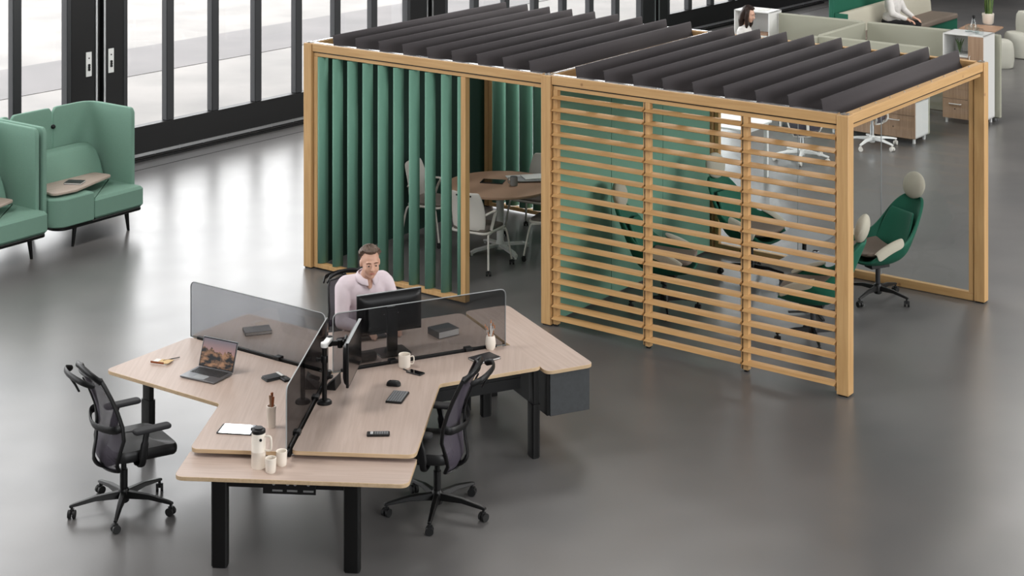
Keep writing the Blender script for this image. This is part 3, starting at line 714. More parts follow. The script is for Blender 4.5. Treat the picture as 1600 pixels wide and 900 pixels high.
# vase with brushes
vs_ = thing('brush_vase', 'small white vase holding paint brushes at the end of the right-hand desk', 'vase', C0+at_arm(A3, 1.345, -.052)+Vector((0, 0, TZ)), 0)
B().lathe([(.001, 0), (.028, 0), (.038, .018), (.043, .05), (.040, .085), (.034, .11), (.031, .113), (.029, .108), (.034, .05), (.02, .012), (.001, .01)]).obj('vase', 'white_ceramic', vs_)
for i, (dx, dy, tall) in enumerate(((-.045, .01, .20), (-.028, -.015, .19), (.004, .012, .235), (.035, -.008, .20), (.022, .02, .21))):
    r = thing('paint_brush', ('leftmost paint brush in the white vase', 'second paint brush from the left in the white vase, leaning left', 'tallest paint brush in the middle of the white vase', 'rightmost paint brush in the white vase', 'paint brush leaning right at the back of the white vase')[i], 'brush', vs_.location, 0, 'paint brushes in the white vase')
    p0 = Vector((-dx*.35, -dy*.35, .016)); p1 = Vector((dx*.75, dy*.75, tall-.045)); p2 = Vector((dx, dy, tall))
    B().cyl(p0, p1, .003, .0042, 8).obj('handle', 'white_metal' if i % 2 == 0 else 'brush_wood', r)
    B().cyl(p1, p1+(p2-p1)*.4, .0052, .006, 8).obj('ferrule', 'alu', r); B().cyl(p1+(p2-p1)*.4, p2, .007, .002, 8).obj('bristles', 'brush_wood', r)
book('notebook', 'black notebook with elastic band on the right-hand desk behind the chair back', 'notebook', P3(757, 561), R(-52), .15, .21, .016, 'dark_book', None, 'black_plastic')
book('notebook', 'dark closed notebook on the back desk, seen through the left smoked screen', 'notebook', P3(402, 519), R(18), .22, .15, .028, 'dark_book')
book('book', 'thick dark book on the back desk, seen through the right smoked screen', 'book', P3(693, 522), R(35), .20, .17, .055, 'grey_box')
# monitors
def monitor(label, c, rz, zb, arm):
    """screen faces local +y"""
    r = thing('monitor', label, 'monitor', c, rz, 'black monitors on the shared desks')
    w_, h = .275, .325
    T = TR(0, 0, zb)
    s = B().box(-w_, w_, -.004, .016, 0, h, T).obj('housing', 'black_plastic', r, .004)
    B().box(-w_+.006, w_-.006, .016, .0165, .012, h-.006, T).obj('screen', 'screen_dark', s)
    B().box(-w_-.0005, w_+.0005, -.004, .017, h, h+.0016, T).obj('top_edge', 'light_grey_edge', s)
    B().loft([[T @ Vector((x, y, z)) for x, z in rpoly([(-w_*q, .01+h*(1-q)*.5), (w_*q, .01+h*(1-q)*.5), (w_*q, h-.01-h*(1-q)*.5), (-w_*q, h-.01-h*(1-q)*.5)], .03*q)] for q, y in ((.99, -.004), (.93, -.022), (.80, -.035), (.6, -.04))]).obj('back_shell', 'black_plastic', s)
    for i in range(6): pass
    b = B(); x = -.035
    for wd in (.008, .006, .009, .006, .008, .005, .008): b.box(x, x+wd, -.0415, -.0395, h*.66, h*.66+.008, T); x += wd+.003
    b.obj('logo', 'white_metal', s)
    b = B()
    for x in (-.06, .06): b.cyl(T @ Vector((x, -.041, h*.5)), T @ Vector((x, -.0385, h*.5)), .004, seg=8)
    b.obj('screws', 'alu', s)
    return r
m1 = monitor('black monitor on the back desk with its rear towards us, in front of the man', Vector((-.98, 13.76, 0)), A3, .85, 0)
b = B(); b.box(-.045, .045, -.075, -.045, TZ+.012, 1.06); b.obj('stand_neck', 'black_plastic', m1, .008)
B().slab(rrect(-.13, .13, -.17, .05, .03), TZ, TZ+.012, .003).obj('stand_foot', 'black_plastic', m1)
m2 = monitor('black monitor seen edge on above the right-hand desk, on a clamped arm', Vector((-1.175, 12.72, 0)), A2, .885, 0)
# monitor arm
b = B(); b.lathe([(.055, 0), (.055, .012), (.045, .022), (.026, .026), (.001, .026)]); ar = b.obj('monitor_arm', 'black_metal', m2)
ar.location = P3(507, 630); ar.matrix_parent_inverse = (Matrix.Translation(m2.location) @ Matrix.Rotation(m2.rotation_euler.z, 4, 'Z')).inverted()
ar['label'] = 'black and silver clamp arm'
B().cyl((0, 0, .02), (0, 0, .42), .018).obj('pole', 'black_metal', ar)
b = B(); b.lathe([(.024, .30), (.026, .31), (.026, .345), (.024, .35)]); b.box(-.05, -.018, -.01, .01, .315, .33); b.cyl((-.05, 0, .3225), (-.062, 0, .3225), .014); b.obj('collar', 'black_plastic', ar)
b = B(); b.box(-.02, .14, -.024, .024, .415, .44, TR(0, 0, 0, R(80))); b.lathe([(.028, .41), (.028, .447), (.001, .449)]); b.obj('lower_arm', 'white_metal', ar, .006)
b = B(); b.box(-.02, .12, -.016, .016, .375, .41, TR(.024, .14, 0, R(5))); b.cyl((.024, .14, .37), (.024, .14, .447), .02); b.cyl((.10, .14, .36), (.10, .14, .42), .02); b.obj('upper_arm', 'black_plastic', ar, .005)
b = B(); b.box(.135, .15, .09, .19, .34, .44); b.obj('mount_plate', 'black_plastic', ar, .003)
# desk phone and speaker block near the arm
r = thing('desk_phone', 'black desk phone dock behind the monitor arm on the right-hand desk', 'phone', P3(519, 604), R(80))
B().loft([[Vector((x, y, z)) for x, y, z in ((-.08, -.05, 0), (.08, -.05, 0), (.08, .05, 0), (-.08, .05, 0))], [Vector((x, y, z)) for x, y, z in ((-.08, -.045, .09), (.08, -.045, .09), (.08, .0, .045), (-.08, .0, .045))]]).obj('base', 'black_plastic', r, .006)
B().box(-.075, -.035, -.05, .035, .075, .10, TR(rx=R(-18))).obj('handset', 'black_plastic', r, .01)
o = B().slab(rrect(-.20, .20, -.06, .06, .01), 0, .02, .004).obj('keyboard', 'black_plastic'); o.location = C0+at_arm(A3, .50, .62)+Vector((0, 0, TZ)); o.rotation_euler = (0, 0, A3); tag(o, 'black keyboard on the back desk under the hands of the man', 'keyboard')
r = thing('camera_bag', 'low black pouch on the back desk, seen through the smoked screen under the monitor', 'pouch', C0+at_arm(A3, .33, .14)+Vector((0, 0, TZ)), A3)
B().slab(rrect(-.11, .11, -.045, .045, .03), 0, .07, .015).obj('body', 'soft_black', r, .006); B().box(-.09, .09, -.047, -.044, .035, .04).obj('zip', 'frame_grey', r)
# ------------------------------------------------------------------ furniture in the pavilion
def meeting_chair(label, loc, rz):
    """white shell chair on four tube legs with castors; forward +x"""
    r = thing('meeting_chair', label, 'chair', loc, rz, 'white chairs around the meeting table')
    cushion(-.20, .22, -.215, .215, .425, .47, .08, 'seat', 'seat_grey', r)
    B().slab(rrect(-.215, .235, -.23, .23, .09), .405, .430, .008).obj('seat_shell', 'white_plastic', r)
    zz = [.44, .50, .58, .66, .74, .82, .86]; xx = [-.215, -.225, -.228, -.238, -.26, -.29, -.30]; ww = [.19, .205, .21, .208, .20, .188, .165]
    P = lambda i, c: Vector((xx[i]+.045*c*c, ww[i]*c, zz[i]))
    B().grid([[P(i, c/6) for c in range(-6, 7)] for i in range(len(zz))]).obj('backrest', 'white_plastic', r, solid=.012, sub=1)
    b = B()
    for q in (-.055, .055): b.box(-.300, -.283, q-.035, q+.035, .815, .83)
    b.obj('grip_slot', 'soft_black', r)
    for q in (-1, 1):
        B().tube(spline([(-.19, q*.21, .62), (-.10, q*.235, .635), (-.03, q*.24, .63), (-.06, q*.235, .56), (-.10, q*.225, .44)], 5), .014, 8, sx=.8, sy=1.3).obj('arm', 'white_plastic', r)
    for q in (-1, 1):
        for x0, x1 in ((-.12, -.24), (.12, .25)):
            l = B().tube(spline([(x0*.3, q*.20, .405), (x0*1.25, q*.225, .40), (x0*1.6, q*.245, .36), (x1, q*.275, .06)], 6), .011, 8).obj('leg', 'white_plastic', r)
            caster(l, x1, q*.275, .5, .024)
    return r
tc_ = Vector((-.13, 18.96, 0))
mc = meeting_chair('white meeting chair nearest the pavilion opening, its back towards us', (-.365, 18.38, 0), R(60))
dup(mc, (-.90, 19.42, 0), R(-28), 'white meeting chair left of the round table, partly behind the green louvres')
dup(mc, (.28, 19.62, 0), R(-120), 'white meeting chair at the far side of the round table, beyond the magazines')
dup(mc, (.47, 18.72, 0), R(155), 'white meeting chair right of the round table, mostly hidden behind the timber post')
r = thing('meeting_table', 'round wooden meeting table on a white pedestal inside the pavilion', 'table', tc_, .3)
B().lathe([(.001, .708), (.585, .708), (.6, .716), (.6, .734), (.597, .738), (.001, .738)], seg=64).obj('table_top', 'pink_brown', r)
B().lathe([(.12, .70), (.12, .708), (.045, .69), (.038, .12), (.06, .06), (.06, .03)][::-1]).obj('pedestal', 'white_metal', r)
b = B()
for k in range(4):
    T = TR(rz=k*math.pi/2+.2); b.loft([[T @ Vector(p) for p in ((x, -h, z-.012), (x, h, z-.012), (x, h, z+.012), (x, -h, z+.012))] for x, z, h in ((.03, .075, .035), (.3, .05, .028), (.36, .03, .022))]); b.cyl(T @ Vector((.35, 0, 0)), T @ Vector((.35, 0, .03)), .014)
b.obj('foot_star', 'white_metal', r)
r = thing('tablet_computer', 'dark tablet computer lying on the round meeting table', 'tablet', px(770, 284, .738), R(-12))
B().slab(rrect(-.13, .13, -.09, .09, .01), 0, .008, .002).obj('body', 'black_plastic', r); B().box(-.12, .12, -.08, .08, .008, .0085).obj('glass_face', 'screen_dark', r)
mug('grey mug beside the magazines on the round meeting table', px(803, 290, .738), .10, .042, 'mist_grey', R(160))
for i, (x, y, a) in enumerate(((812, 278, .25), (826, 282, .1), (836, 280, .3))):
    book('magazine', ('lowest magazine under the mug side of the pile on the round table', 'open white magazine right of the mug on the round table', 'magazine at the right end of the pile on the round table')[i], 'magazine', px(x, y, .738)+Vector((0, 0, .012*i)), a, .28, .21, .010, ('white_laminate', 'mist_grey', 'white_laminate')[i], 'magazines on the round table')

def lounge_chair(label, loc, rz):
    """high swivel easy chair, forward +x"""
    r = thing('lounge_chair', label, 'lounge chair', loc, rz, 'green swivel lounge chairs')
    star(r, .33, .35, 'black_metal', .12, 4, .028, 'rubber', .018)
    B().cyl((0, 0, .10), (0, 0, .36), .024).obj('column', 'frame_grey', r)
    b = B(); b.box(-.10, .12, -.06, .06, .33, .37); b.tube([(.02, -.10, .34), (.04, -.26, .34), (.10, -.30, .33)], .009, 8); b.obj('mechanism', 'black_plastic', r, .01)
    path = [(.30, .455, .25, .02), (.22, .415, .29, .15), (.05, .39, .305, .25), (-.12, .395, .305, .27), (-.23, .45, .295, .25), (-.29, .56, .28, .18), (-.345, .70, .255, .115), (-.40, .84, .225, .08), (-.445, .95, .17, .04), (-.465, .995, .10, .02)]
    def surf(pth, off, shrink, N=8):
        G = []
        for i, (x, z, w_, h) in enumerate(pth):
            a = pth[max(i-1, 0)]; c = pth[min(i+1, len(pth)-1)]; t = Vector((c[0]-a[0], 0, c[1]-a[1])).normalized(); n = Vector((-t.z, 0, t.x))*(-1)
            if n.z < -.2 or (abs(n.z) <= .2 and n.x < 0): n = -n
            row = []
            for k in range(-N, N+1):
                s_ = k/N; row.append(Vector((x, 0, z))+n*(h*abs(s_)**2.6*shrink+off)+Vector((0, w_*s_*(1-(1-shrink)*.25), 0)))
            G.append(row)
        return G
    B().grid(surf(path, 0, 1)).obj('shell', 'deep_green', r, solid=.035, sub=2, off=1)
    sp_ = [(.31, .475, .22, .03), (.22, .445, .25, .05), (.05, .43, .26, .07), (-.12, .435, .25, .08), (-.20, .47, .235, .06)]
    B().grid(surf(sp_, .025, 1)).obj('seat_cushion', 'taupe_fabric', r, solid=.04, sub=2, off=1)
    bp_ = [(-.20, .50, .235, .06), (-.25, .60, .225, .06), (-.30, .74, .20, .05), (-.35, .86, .17, .04)]
    B().grid(surf(bp_, .015, 1)).obj('back_pad', 'deep_green', r, solid=.025, sub=2, off=1)
    for q in (-1, 1):
        G = [[Vector((x, q*(.30+dy), z)) for dy, z in ((-.05, zz-.02), (-.015, zz+.012), (.02, zz+.005), (.045, zz-.07))] for x, zz in ((.26, .545), (.16, .60), (.04, .645), (-.07, .67))]
        B().grid(G).obj('arm_flap', 'cream_fabric', r, solid=.014, sub=2)
    h = B(); h.ell((-.455, 0, 1.10), (.065, .155, .135), 20, 12, Matrix.Rotation(R(-14), 3, 'Y')); h.obj('headrest', 'cream_fabric', r)
    B().box(-.475, -.455, -.02, .02, .93, 1.06).obj('headrest_bracket', 'frame_grey', r, .004)
    return r
lc = lounge_chair('green lounge chair with cream headrest at the open right side of the pavilion, fully visible', (3.67, 17.27, 0), R(206))
dup(lc, (2.80, 16.02, 0), R(160), 'green lounge chair directly behind the front corner post of the pavilion')
dup(lc, (2.50, 18.0, 0), R(-42), 'green lounge chair farther back, seen through the middle slatted screen')
dup(lc, (1.50, 16.95, 0), R(-20), 'green lounge chair seen through the left slatted screen')
# tablet tables: small square tops on dark frames
def tablet_table(label, loc, rz, sx, sy, z=.52):
    r = thing('side_table', label, 'side table', loc, rz, 'low light tables between the lounge chairs')
    B().slab(rrect(-sx, sx, -sy, sy, .04), z-.018, z, .003).obj('table_top', 'mist_grey', r)
    b = B(); b.box(-sx*.6, sx*.6, -.02, .02, z-.04, z-.018); b.obj('bracket', 'black_metal', r)
    B().cyl((0, 0, .02), (0, 0, z-.03), .022).obj('column', 'black_metal', r)
    b = B()
    for k in range(4): T = TR(rz=k*math.pi/2+.7); b.box(0, .28, -.016, .016, .012, .028, T)
    b.obj('foot_cross', 'black_metal', r, .004)
    return r
t1 = tablet_table('low light table seen through the right slatted screen, with the small cup on it', (2.98, 16.85, 0), PROT, .30, .24)
t2 = tablet_table('low light table between the far pair of lounge chairs', (2.98, 17.55, 0), PROT, .24, .20, .56)
r = tag(B().lathe([(.001, 0), (.028, 0), (.032, .01), (.034, .075), (.031, .076), (.029, .01), (.001, .008)]).obj('cup', 'chrome'), 'small shiny cup on the low light table behind the right slatted screen', 'cup'); r.location = (2.98, 16.9, .52)

# ------------------------------------------------------------------ white workstations beyond the pavilion
OX = Vector((5.52, 26.9, 0))
def bgp(u, v, z=0): return OX+PU*u+PV*v+Vector((0, 0, z))
def panel_wall(label, u0, u1, v0, v1, h=1.30):
    p = bgp(u0, v0); r = thing('divider_screen', label, 'divider', p, PROT, 'pale fabric divider screens')
    du, dv = u1-u0, v1-v0; t = .03
    if abs(du) > abs(dv): b = B().slab(rrect(min(0, du), max(0, du), -t, t, .02), .05, h, .02); q = B().box(min(0, du)+.05, max(0, du)-.05, -.02, .02, 0, .05)
    else: b = B().slab(rrect(-t, t, min(0, dv), max(0, dv), .02), .05, h, .02); q = B().box(-.02, .02, min(0, dv)+.05, max(0, dv)-.05, 0, .05)
    b.obj('panel', 'screen_panel', r); q.obj('plinth', 'alu', r)
    return r
panel_wall('pale fabric divider screen running right from behind the woman to the screens joint', -1.50, -.04, 0, 0)
panel_wall('pale fabric divider screen running from the joint towards the tall white cabinet', .04, 2.18, .0, .0)
panel_wall('pale fabric divider screen running from the joint towards the pavilion', 0, 0, -.04, -1.60)
panel_wall('pale fabric divider screen nearest the pavilion roof, ending at the tall white cabinet', .0, 1.75, -1.66, -1.66)
panel_wall('short pale fabric divider screen end just above the pavilion roof edge', 0, 0, -1.70, -2.0)
def cabinet(label, loc, wd, dp, h, kind):
    r = thing('storage_cabinet', label, 'cabinet', loc, PROT)
    t = .02; z0 = .075
    b = B(); b.box(0, t, 0, dp, z0, h); b.box(wd-t, wd, 0, dp, z0, h); b.box(0, wd, 0, dp, h-t, h); b.box(0, wd, 0, dp, z0, z0+t); b.box(t, wd-t, dp-.01, dp, z0, h)
    if kind == 'tall': b.box(t, wd*.62, 0, dp, h-.34, h-.32); b.box(wd*.62, wd*.62+t, 0, dp, z0, h)
    if kind == 'box': b.box(t, wd-t, 0, dp, h-.47, h-.45)
    b.obj('carcass', 'white_laminate', r, .003)
    for x in (.03, wd-.06):
        for y in (.03, dp-.06): B().box(x, x+.03, y, y+.03, 0, z0).obj('foot', 'white_metal', r)
    def front(name, x0, x1, za, zb, handle):
        d = B().box(x0, x1, -.018, .0, za, zb).obj(name, 'oak_front', r, .002)
        if handle == 'h': B().tube([((x0+x1)/2-.09, -.018, zb-.07), ((x0+x1)/2-.085, -.04, zb-.07), ((x0+x1)/2+.085, -.04, zb-.07), ((x0+x1)/2+.09, -.018, zb-.07)], .007, 8).obj('handle', 'white_metal', d)
        else: B().tube([(x0+.03, -.018, za+handle), (x0+.03, -.04, za+handle+.005), (x0+.03, -.04, za+handle+.14), (x0+.03, -.018, za+handle+.145)], .006, 8).obj('handle', 'white_metal', d)
        return d
    if kind == 'tall':
        front('door', wd*.62+.006, wd-.005, z0+.003, h-.02, h*.6)
        front('drawer', .005, wd*.62, h-.66, h-.345, 'h'); front('drawer', .005, wd*.62, .37, h-.665, 'h')
        d = front('drawer', .005, wd*.62, z0+.003, .365, 'h'); B().cyl((wd*.31, -.018, .22), (wd*.31, -.022, .22), .01).obj('lock', 'black_metal', d)
    if kind == 'low':
        n = 2
        for k in range(n):
            a = k*wd/n; front('drawer', a+.004, a+wd/n-.004, h-.19, h-.005, 'none') if False else B().box(a+.004, a+wd/n-.004, -.018, 0, h-.19, h-.005).obj('drawer', 'oak_front', r, .002)
            d = front('drawer', a+.004, a+wd/n-.004, z0, h-.195, 'h'); B().cyl((a+wd/n*.5, -.018, .22), (a+wd/n*.5, -.022, .22), .01).obj('lock', 'black_metal', d)
    if kind == 'box': B().box(.005, wd-.005, -.018, 0, z0, h-.47).obj('door', 'oak_front', r, .002)
    return r
tallc = cabinet('tall white storage cabinet with oak drawers, open shelf and glassware on top', (6.41, 25.62, 0), .63, .44, 1.33, 'tall')
cabinet('low white cabinet with two oak drawer fronts beneath the roof edge of the pavilion', bgp(1.80, -1.70-.46)-PU*1.36, 1.32, .44, .585, 'low')
bc = cabinet('white open-front cabinet with papers inside, behind the woman', bgp(-2.17, -.28), .64, .42, 1.33, 'box')
def cl(c, x, y, z): return sp(c, x, y, z)
for i, z in enumerate((.882, .912, .942)):
    o = B().box(-.14, .14, -.11, .11, 0, .028).obj('file_folder', 'pink_brown' if i != 1 else 'paper', None, .003); o.location = cl(bc, .42, .16, z); o.rotation_euler = (0, 0, PROT+.04*i)
    tag(o, ('bottom brown folder in the white cabinet behind the woman', 'pale folder in the middle of the pile behind the woman', 'top brown folder in the white cabinet behind the woman')[i], 'folder', 'folders in the white cabinet')
o = B().box(-.15, .15, -.10, .10, 0, .02).obj('paper_stack', 'paper', None, .002); o.location = cl(bc, .36, .2, 1.33); o.rotation_euler = (0, 0, PROT); tag(o, 'flat white stack of paper on top of the cabinet behind the woman', 'paper')
# vase inside the tall cabinet, carafe and glasses on it
o = B().lathe([(.001, 0), (.03, 0), (.045, .05), (.04, .12), (.055, .19), (.052, .19), (.036, .12), (.04, .05), (.001, .01)]).obj('vase', 'clear_glass'); o.location = cl(tallc, .2, .16, 1.012); tag(o, 'clear glass vase on the open shelf of the tall white cabinet', 'vase')
b = B()
for k in range(7): a = k*.9; b.tube([(0, 0, .02), (.02*math.cos(a), .02*math.sin(a), .12), (.065*math.cos(a), .065*math.sin(a), .22)], [.006, .012, .003], 6)
o = b.obj('plant', 'plant_green'); o.location = cl(tallc, .2, .16, 1.012); tag(o, 'green plant sprigs inside the glass vase on the shelf', 'plant')
r = thing('carafe', 'glass carafe with black stopper on top of the tall white cabinet', 'carafe', cl(tallc, .36, .30, 1.33))
B().lathe([(.001, 0), (.045, 0), (.05, .02), (.05, .10), (.02, .16), (.018, .22), (.016, .22), (.045, .1), (.001, .01)]).obj('body', 'clear_glass', r); B().lathe([(.001, .20), (.017, .20), (.022, .225), (.022, .25), (.001, .252)]).obj('stopper', 'black_plastic', r)
for i, (x, y) in enumerate(((.28, .25), (.30, .33), (.45, .2))):
    o = B().lathe([(.001, 0), (.032, 0), (.036, .1), (.033, .1), (.03, .008), (.001, .008)]).obj('glass', 'clear_glass'); o.location = cl(tallc, x, y, 1.33)
    tag(o, ('glass left of the carafe on the tall white cabinet, nearer', 'glass left of the carafe on the tall white cabinet, farther', 'glass right of the carafe on the tall white cabinet')[i], 'glass', 'glasses on the tall cabinet')
o = B().box(-.05, .05, -.05, .05, 0, .085).obj('glass_box', 'clear_glass', None, .006); o.location = cl(tallc, .52, .12, 1.33); o.rotation_euler = (0, 0, PROT); tag(o, 'square clear glass vase at the right front of the tall white cabinet', 'vase')
# white bench desk seen through the glass
r = thing('desk', 'white bench desk just beyond the glazed rear of the pavilion', 'desk', (2.94, 21.7, 0), PROT)
B().slab(rrect(-1.5, 0, 0, .73, .02), .705, .73, .003).obj('desk_top', 'white_laminate', r)
for x in (-.06, -1.44):
    B().box(x-.025, x+.025, .04, .69, .66, .705).obj('frame', 'white_metal', r, .003)
    for y in (.06, .67): B().box(x-.025, x+.025, y-.025, y+.025, 0, .66).obj('leg', 'white_metal', r, .003)
r = thing('pedestal', 'white drawer pedestal under the white bench desk', 'drawer unit', (2.30, 22.35, 0), PROT)
B().box(-.2, .2, -.25, .25, .03, .56).obj('carcass', 'white_laminate', r, .003)
for z in (.05, .22, .39): B().box(-.195, .195, -.268, -.25, z, z+.16).obj('drawer', 'white_laminate', r, .002)
B().box(-.18, .18, -.22, .22, 0, .03).obj('plinth', 'alu', r)
for i, (x, a) in enumerate(((-.4, 0), (-.9, .1))):
    book('paper_pad', ('white paper pad at the right of the white bench desk', 'white paper pad at the left of the white bench desk')[i], 'paper', sp(bpy.data.objects['desk'], x, .4, .73), PROT+a, .30, .21, .012, 'white_laminate', 'pads on the bench desk')
wcA = task_chair('white framed task chair with dark seat left of the other white one, behind the glass', (3.91, 23.2, 0), R(100), .2, 'white_plastic', 'soft_black', 'white_metal', 'chair_mesh', 'white_plastic', None, False)
wcB = dup(wcA, (5.02, 24.0, 0), R(150), 'white framed task chair in front of the low oak drawer cabinet')
for c in (wcA, wcB): c['group'] = 'white task chairs beyond the pavilion'
# dark green bench sofa and the lounge corner
sf = thing('bench_sofa', 'long dark green sofa with beige seat and backrest in the far lounge', 'sofa', (6.38, 30.3, 0), PROT)
B().box(-.70, .0, 0, 3.8, .10, .36).obj('base', 'deep_green', sf, .02, 3)
B().box(-.68, .02, .02, 3.78, .355, .46).obj('seat', 'taupe_fabric', sf, .03, 4)
b = B(); b.loft([[Vector((x, y, z)) for x, z in [(-.74, .2), (-.50, .2), (-.53, .60), (-.56, .80), (-.60, .86), (-.68, .86), (-.74, .80)]] for y in (0, 3.78)]); b.obj('backrest', 'cream_fabric', sf, .02, 4)
B().box(-.86, -.76, -.06, 3.85, .05, 1.45).obj('rear_panel', 'deep_green', sf, .03, 4)
B().box(-.76, -.50, -.03, .0, .2, .85).obj('end_cap', 'deep_green', sf, .01)
for (x, y) in ((-.08, .1), (-.08, 3.7), (-.62, .1), (-.62, 3.7)): B().cyl((x, y, .1), (x, y, 0), .02).obj('leg', 'black_metal', sf)
st = thing('coffee_table', 'wooden square table with the potted plant in the far lounge', 'table', px(1533, 43, .50)*1.0-Vector((0, 0, .5)), PROT+.1)
B().slab(rrect(-.33, .33, -.33, .33, .06), .475, .50, .003).obj('table_top', 'pink_brown', st); B().lathe([(.2, 0), (.2, .015), (.03, .03), (.025, .475)]).obj('pedestal', 'black_metal', st)
pp = thing('potted_plant', 'snake plant in a white pot on the far wooden table', 'plant', px(1544, 38, .50), 0)
B().lathe([(.001, 0), (.075, 0), (.10, .03), (.11, .20), (.105, .205), (.095, .2), (.085, .15), (.001, .15)]).obj('pot', 'white_ceramic', pp)
b = B()
for k in range(13):
    a = k*2.4; q = .02+.035*(k % 3)/2; h_ = .35+.04*((k*7) % 6)
    P0 = Vector((q*math.cos(a), q*math.sin(a), .15)); P1 = P0*1.5; P1.z = .15+h_*.5; P2 = P0*1.9; P2.z = .15+h_
    b.tube([P0, P1, P2], [.018, .022, .003], 6, sx=1, sy=.25, up=(math.cos(a+1), math.sin(a+1), 0))
b.obj('leaves', 'plant_green', pp)
def pouf(label, loc, w_, h, rz=0, back=False):
    r = thing('pouf', label, 'pouf', loc, rz, 'pale upholstered stools in the far lounge')
    P = rrect(-w_, w_, -w_, w_, w_*.7); b = B()
    b.loft([[Vector((x*q, y*q, z*h)) for x, y in P] for q, z in ((.86, 0), (.93, .04), (1, .3), (.97, .7), (.9, .92), (.82, .98), (.4, 1.0))]); b.obj('body', 'pouf', r)
    if back:
        b = B(); b.loft([[Vector((-w_*.45+x*q*.55, y*q*.95, h+z*.36)) for x, y in P] for q, z in ((.96, -.1), (1, .3), (.95, .8), (.8, .97), (.4, 1.0))]); b.obj('backrest', 'pouf', r)
    return r
q_ = px(1558, 104); pouf('pale upholstered stool right behind the tall white cabinet', (q_.x, q_.y, 0), .27, .47)
q_ = px(1600, 88); pouf('pale upholstered seat with a low backrest at the right picture edge', (q_.x, q_.y, 0), .32, .44, R(200), True)
# ------------------------------------------------------------------ people
def bake(b, name, m, parent, voxel=.008, smooth=6):
    o = b.obj(name, m, parent)
    d = o.modifiers.new('r', 'REMESH'); d.mode = 'VOXEL'; d.voxel_size = voxel
    if smooth: d = o.modifiers.new('s', 'SMOOTH'); d.iterations = smooth; d.factor = .5
    dg = bpy.context.evaluated_depsgraph_get(); me = bpy.data.meshes.new_from_object(o.evaluated_get(dg))
    o.modifiers.clear(); old = o.data; o.data = me; bpy.data.meshes.remove(old)
    for p in me.polygons: p.use_smooth = True
    return o
def hand(b, wrist, direction, palm_n, side, curl=.5, s=1.0):
    """wrist -> fingers along direction; palm_n is the back-of-hand normal; side +1/-1 for the thumb side"""
    d = Vector(direction).normalized(); n = Vector(palm_n); n = (n-d*n.dot(d)).normalized(); t = d.cross(n)*side
    w_ = Vector(wrist)
    b.limb(w_, w_+d*.03*s, .024*s, .024*s)
    for k, off in enumerate((-.028, -.010, .009, .027)):
        p = w_+d*.025*s+t*off*.6*s; q = w_+d*.088*s+t*off*s; b.limb(p, q, .013*s, .0115*s, 8)
        L_ = (.036, .044, .041, .032)[::-1][k]*s; c = q
        for j, f in enumerate((1, .75, .6)):
            a = curl*(j+.6); dd = (d*math.cos(a)-n*math.sin(a)); e = c+dd*L_*f; b.limb(c, e, .0098*s-.0008*j, .0090*s-.0008*j, 8); c = e
    p = w_+d*.03*s+t*.022*s; q = p+(d*.6+t*.75-n*.15).normalized()*.045*s; e = q+(d*.9+t*.2-n*.2).normalized()*.034*s
    b.limb(p, q, .013*s, .0115*s, 8); b.limb(q, e, .011*s, .009*s, 8)
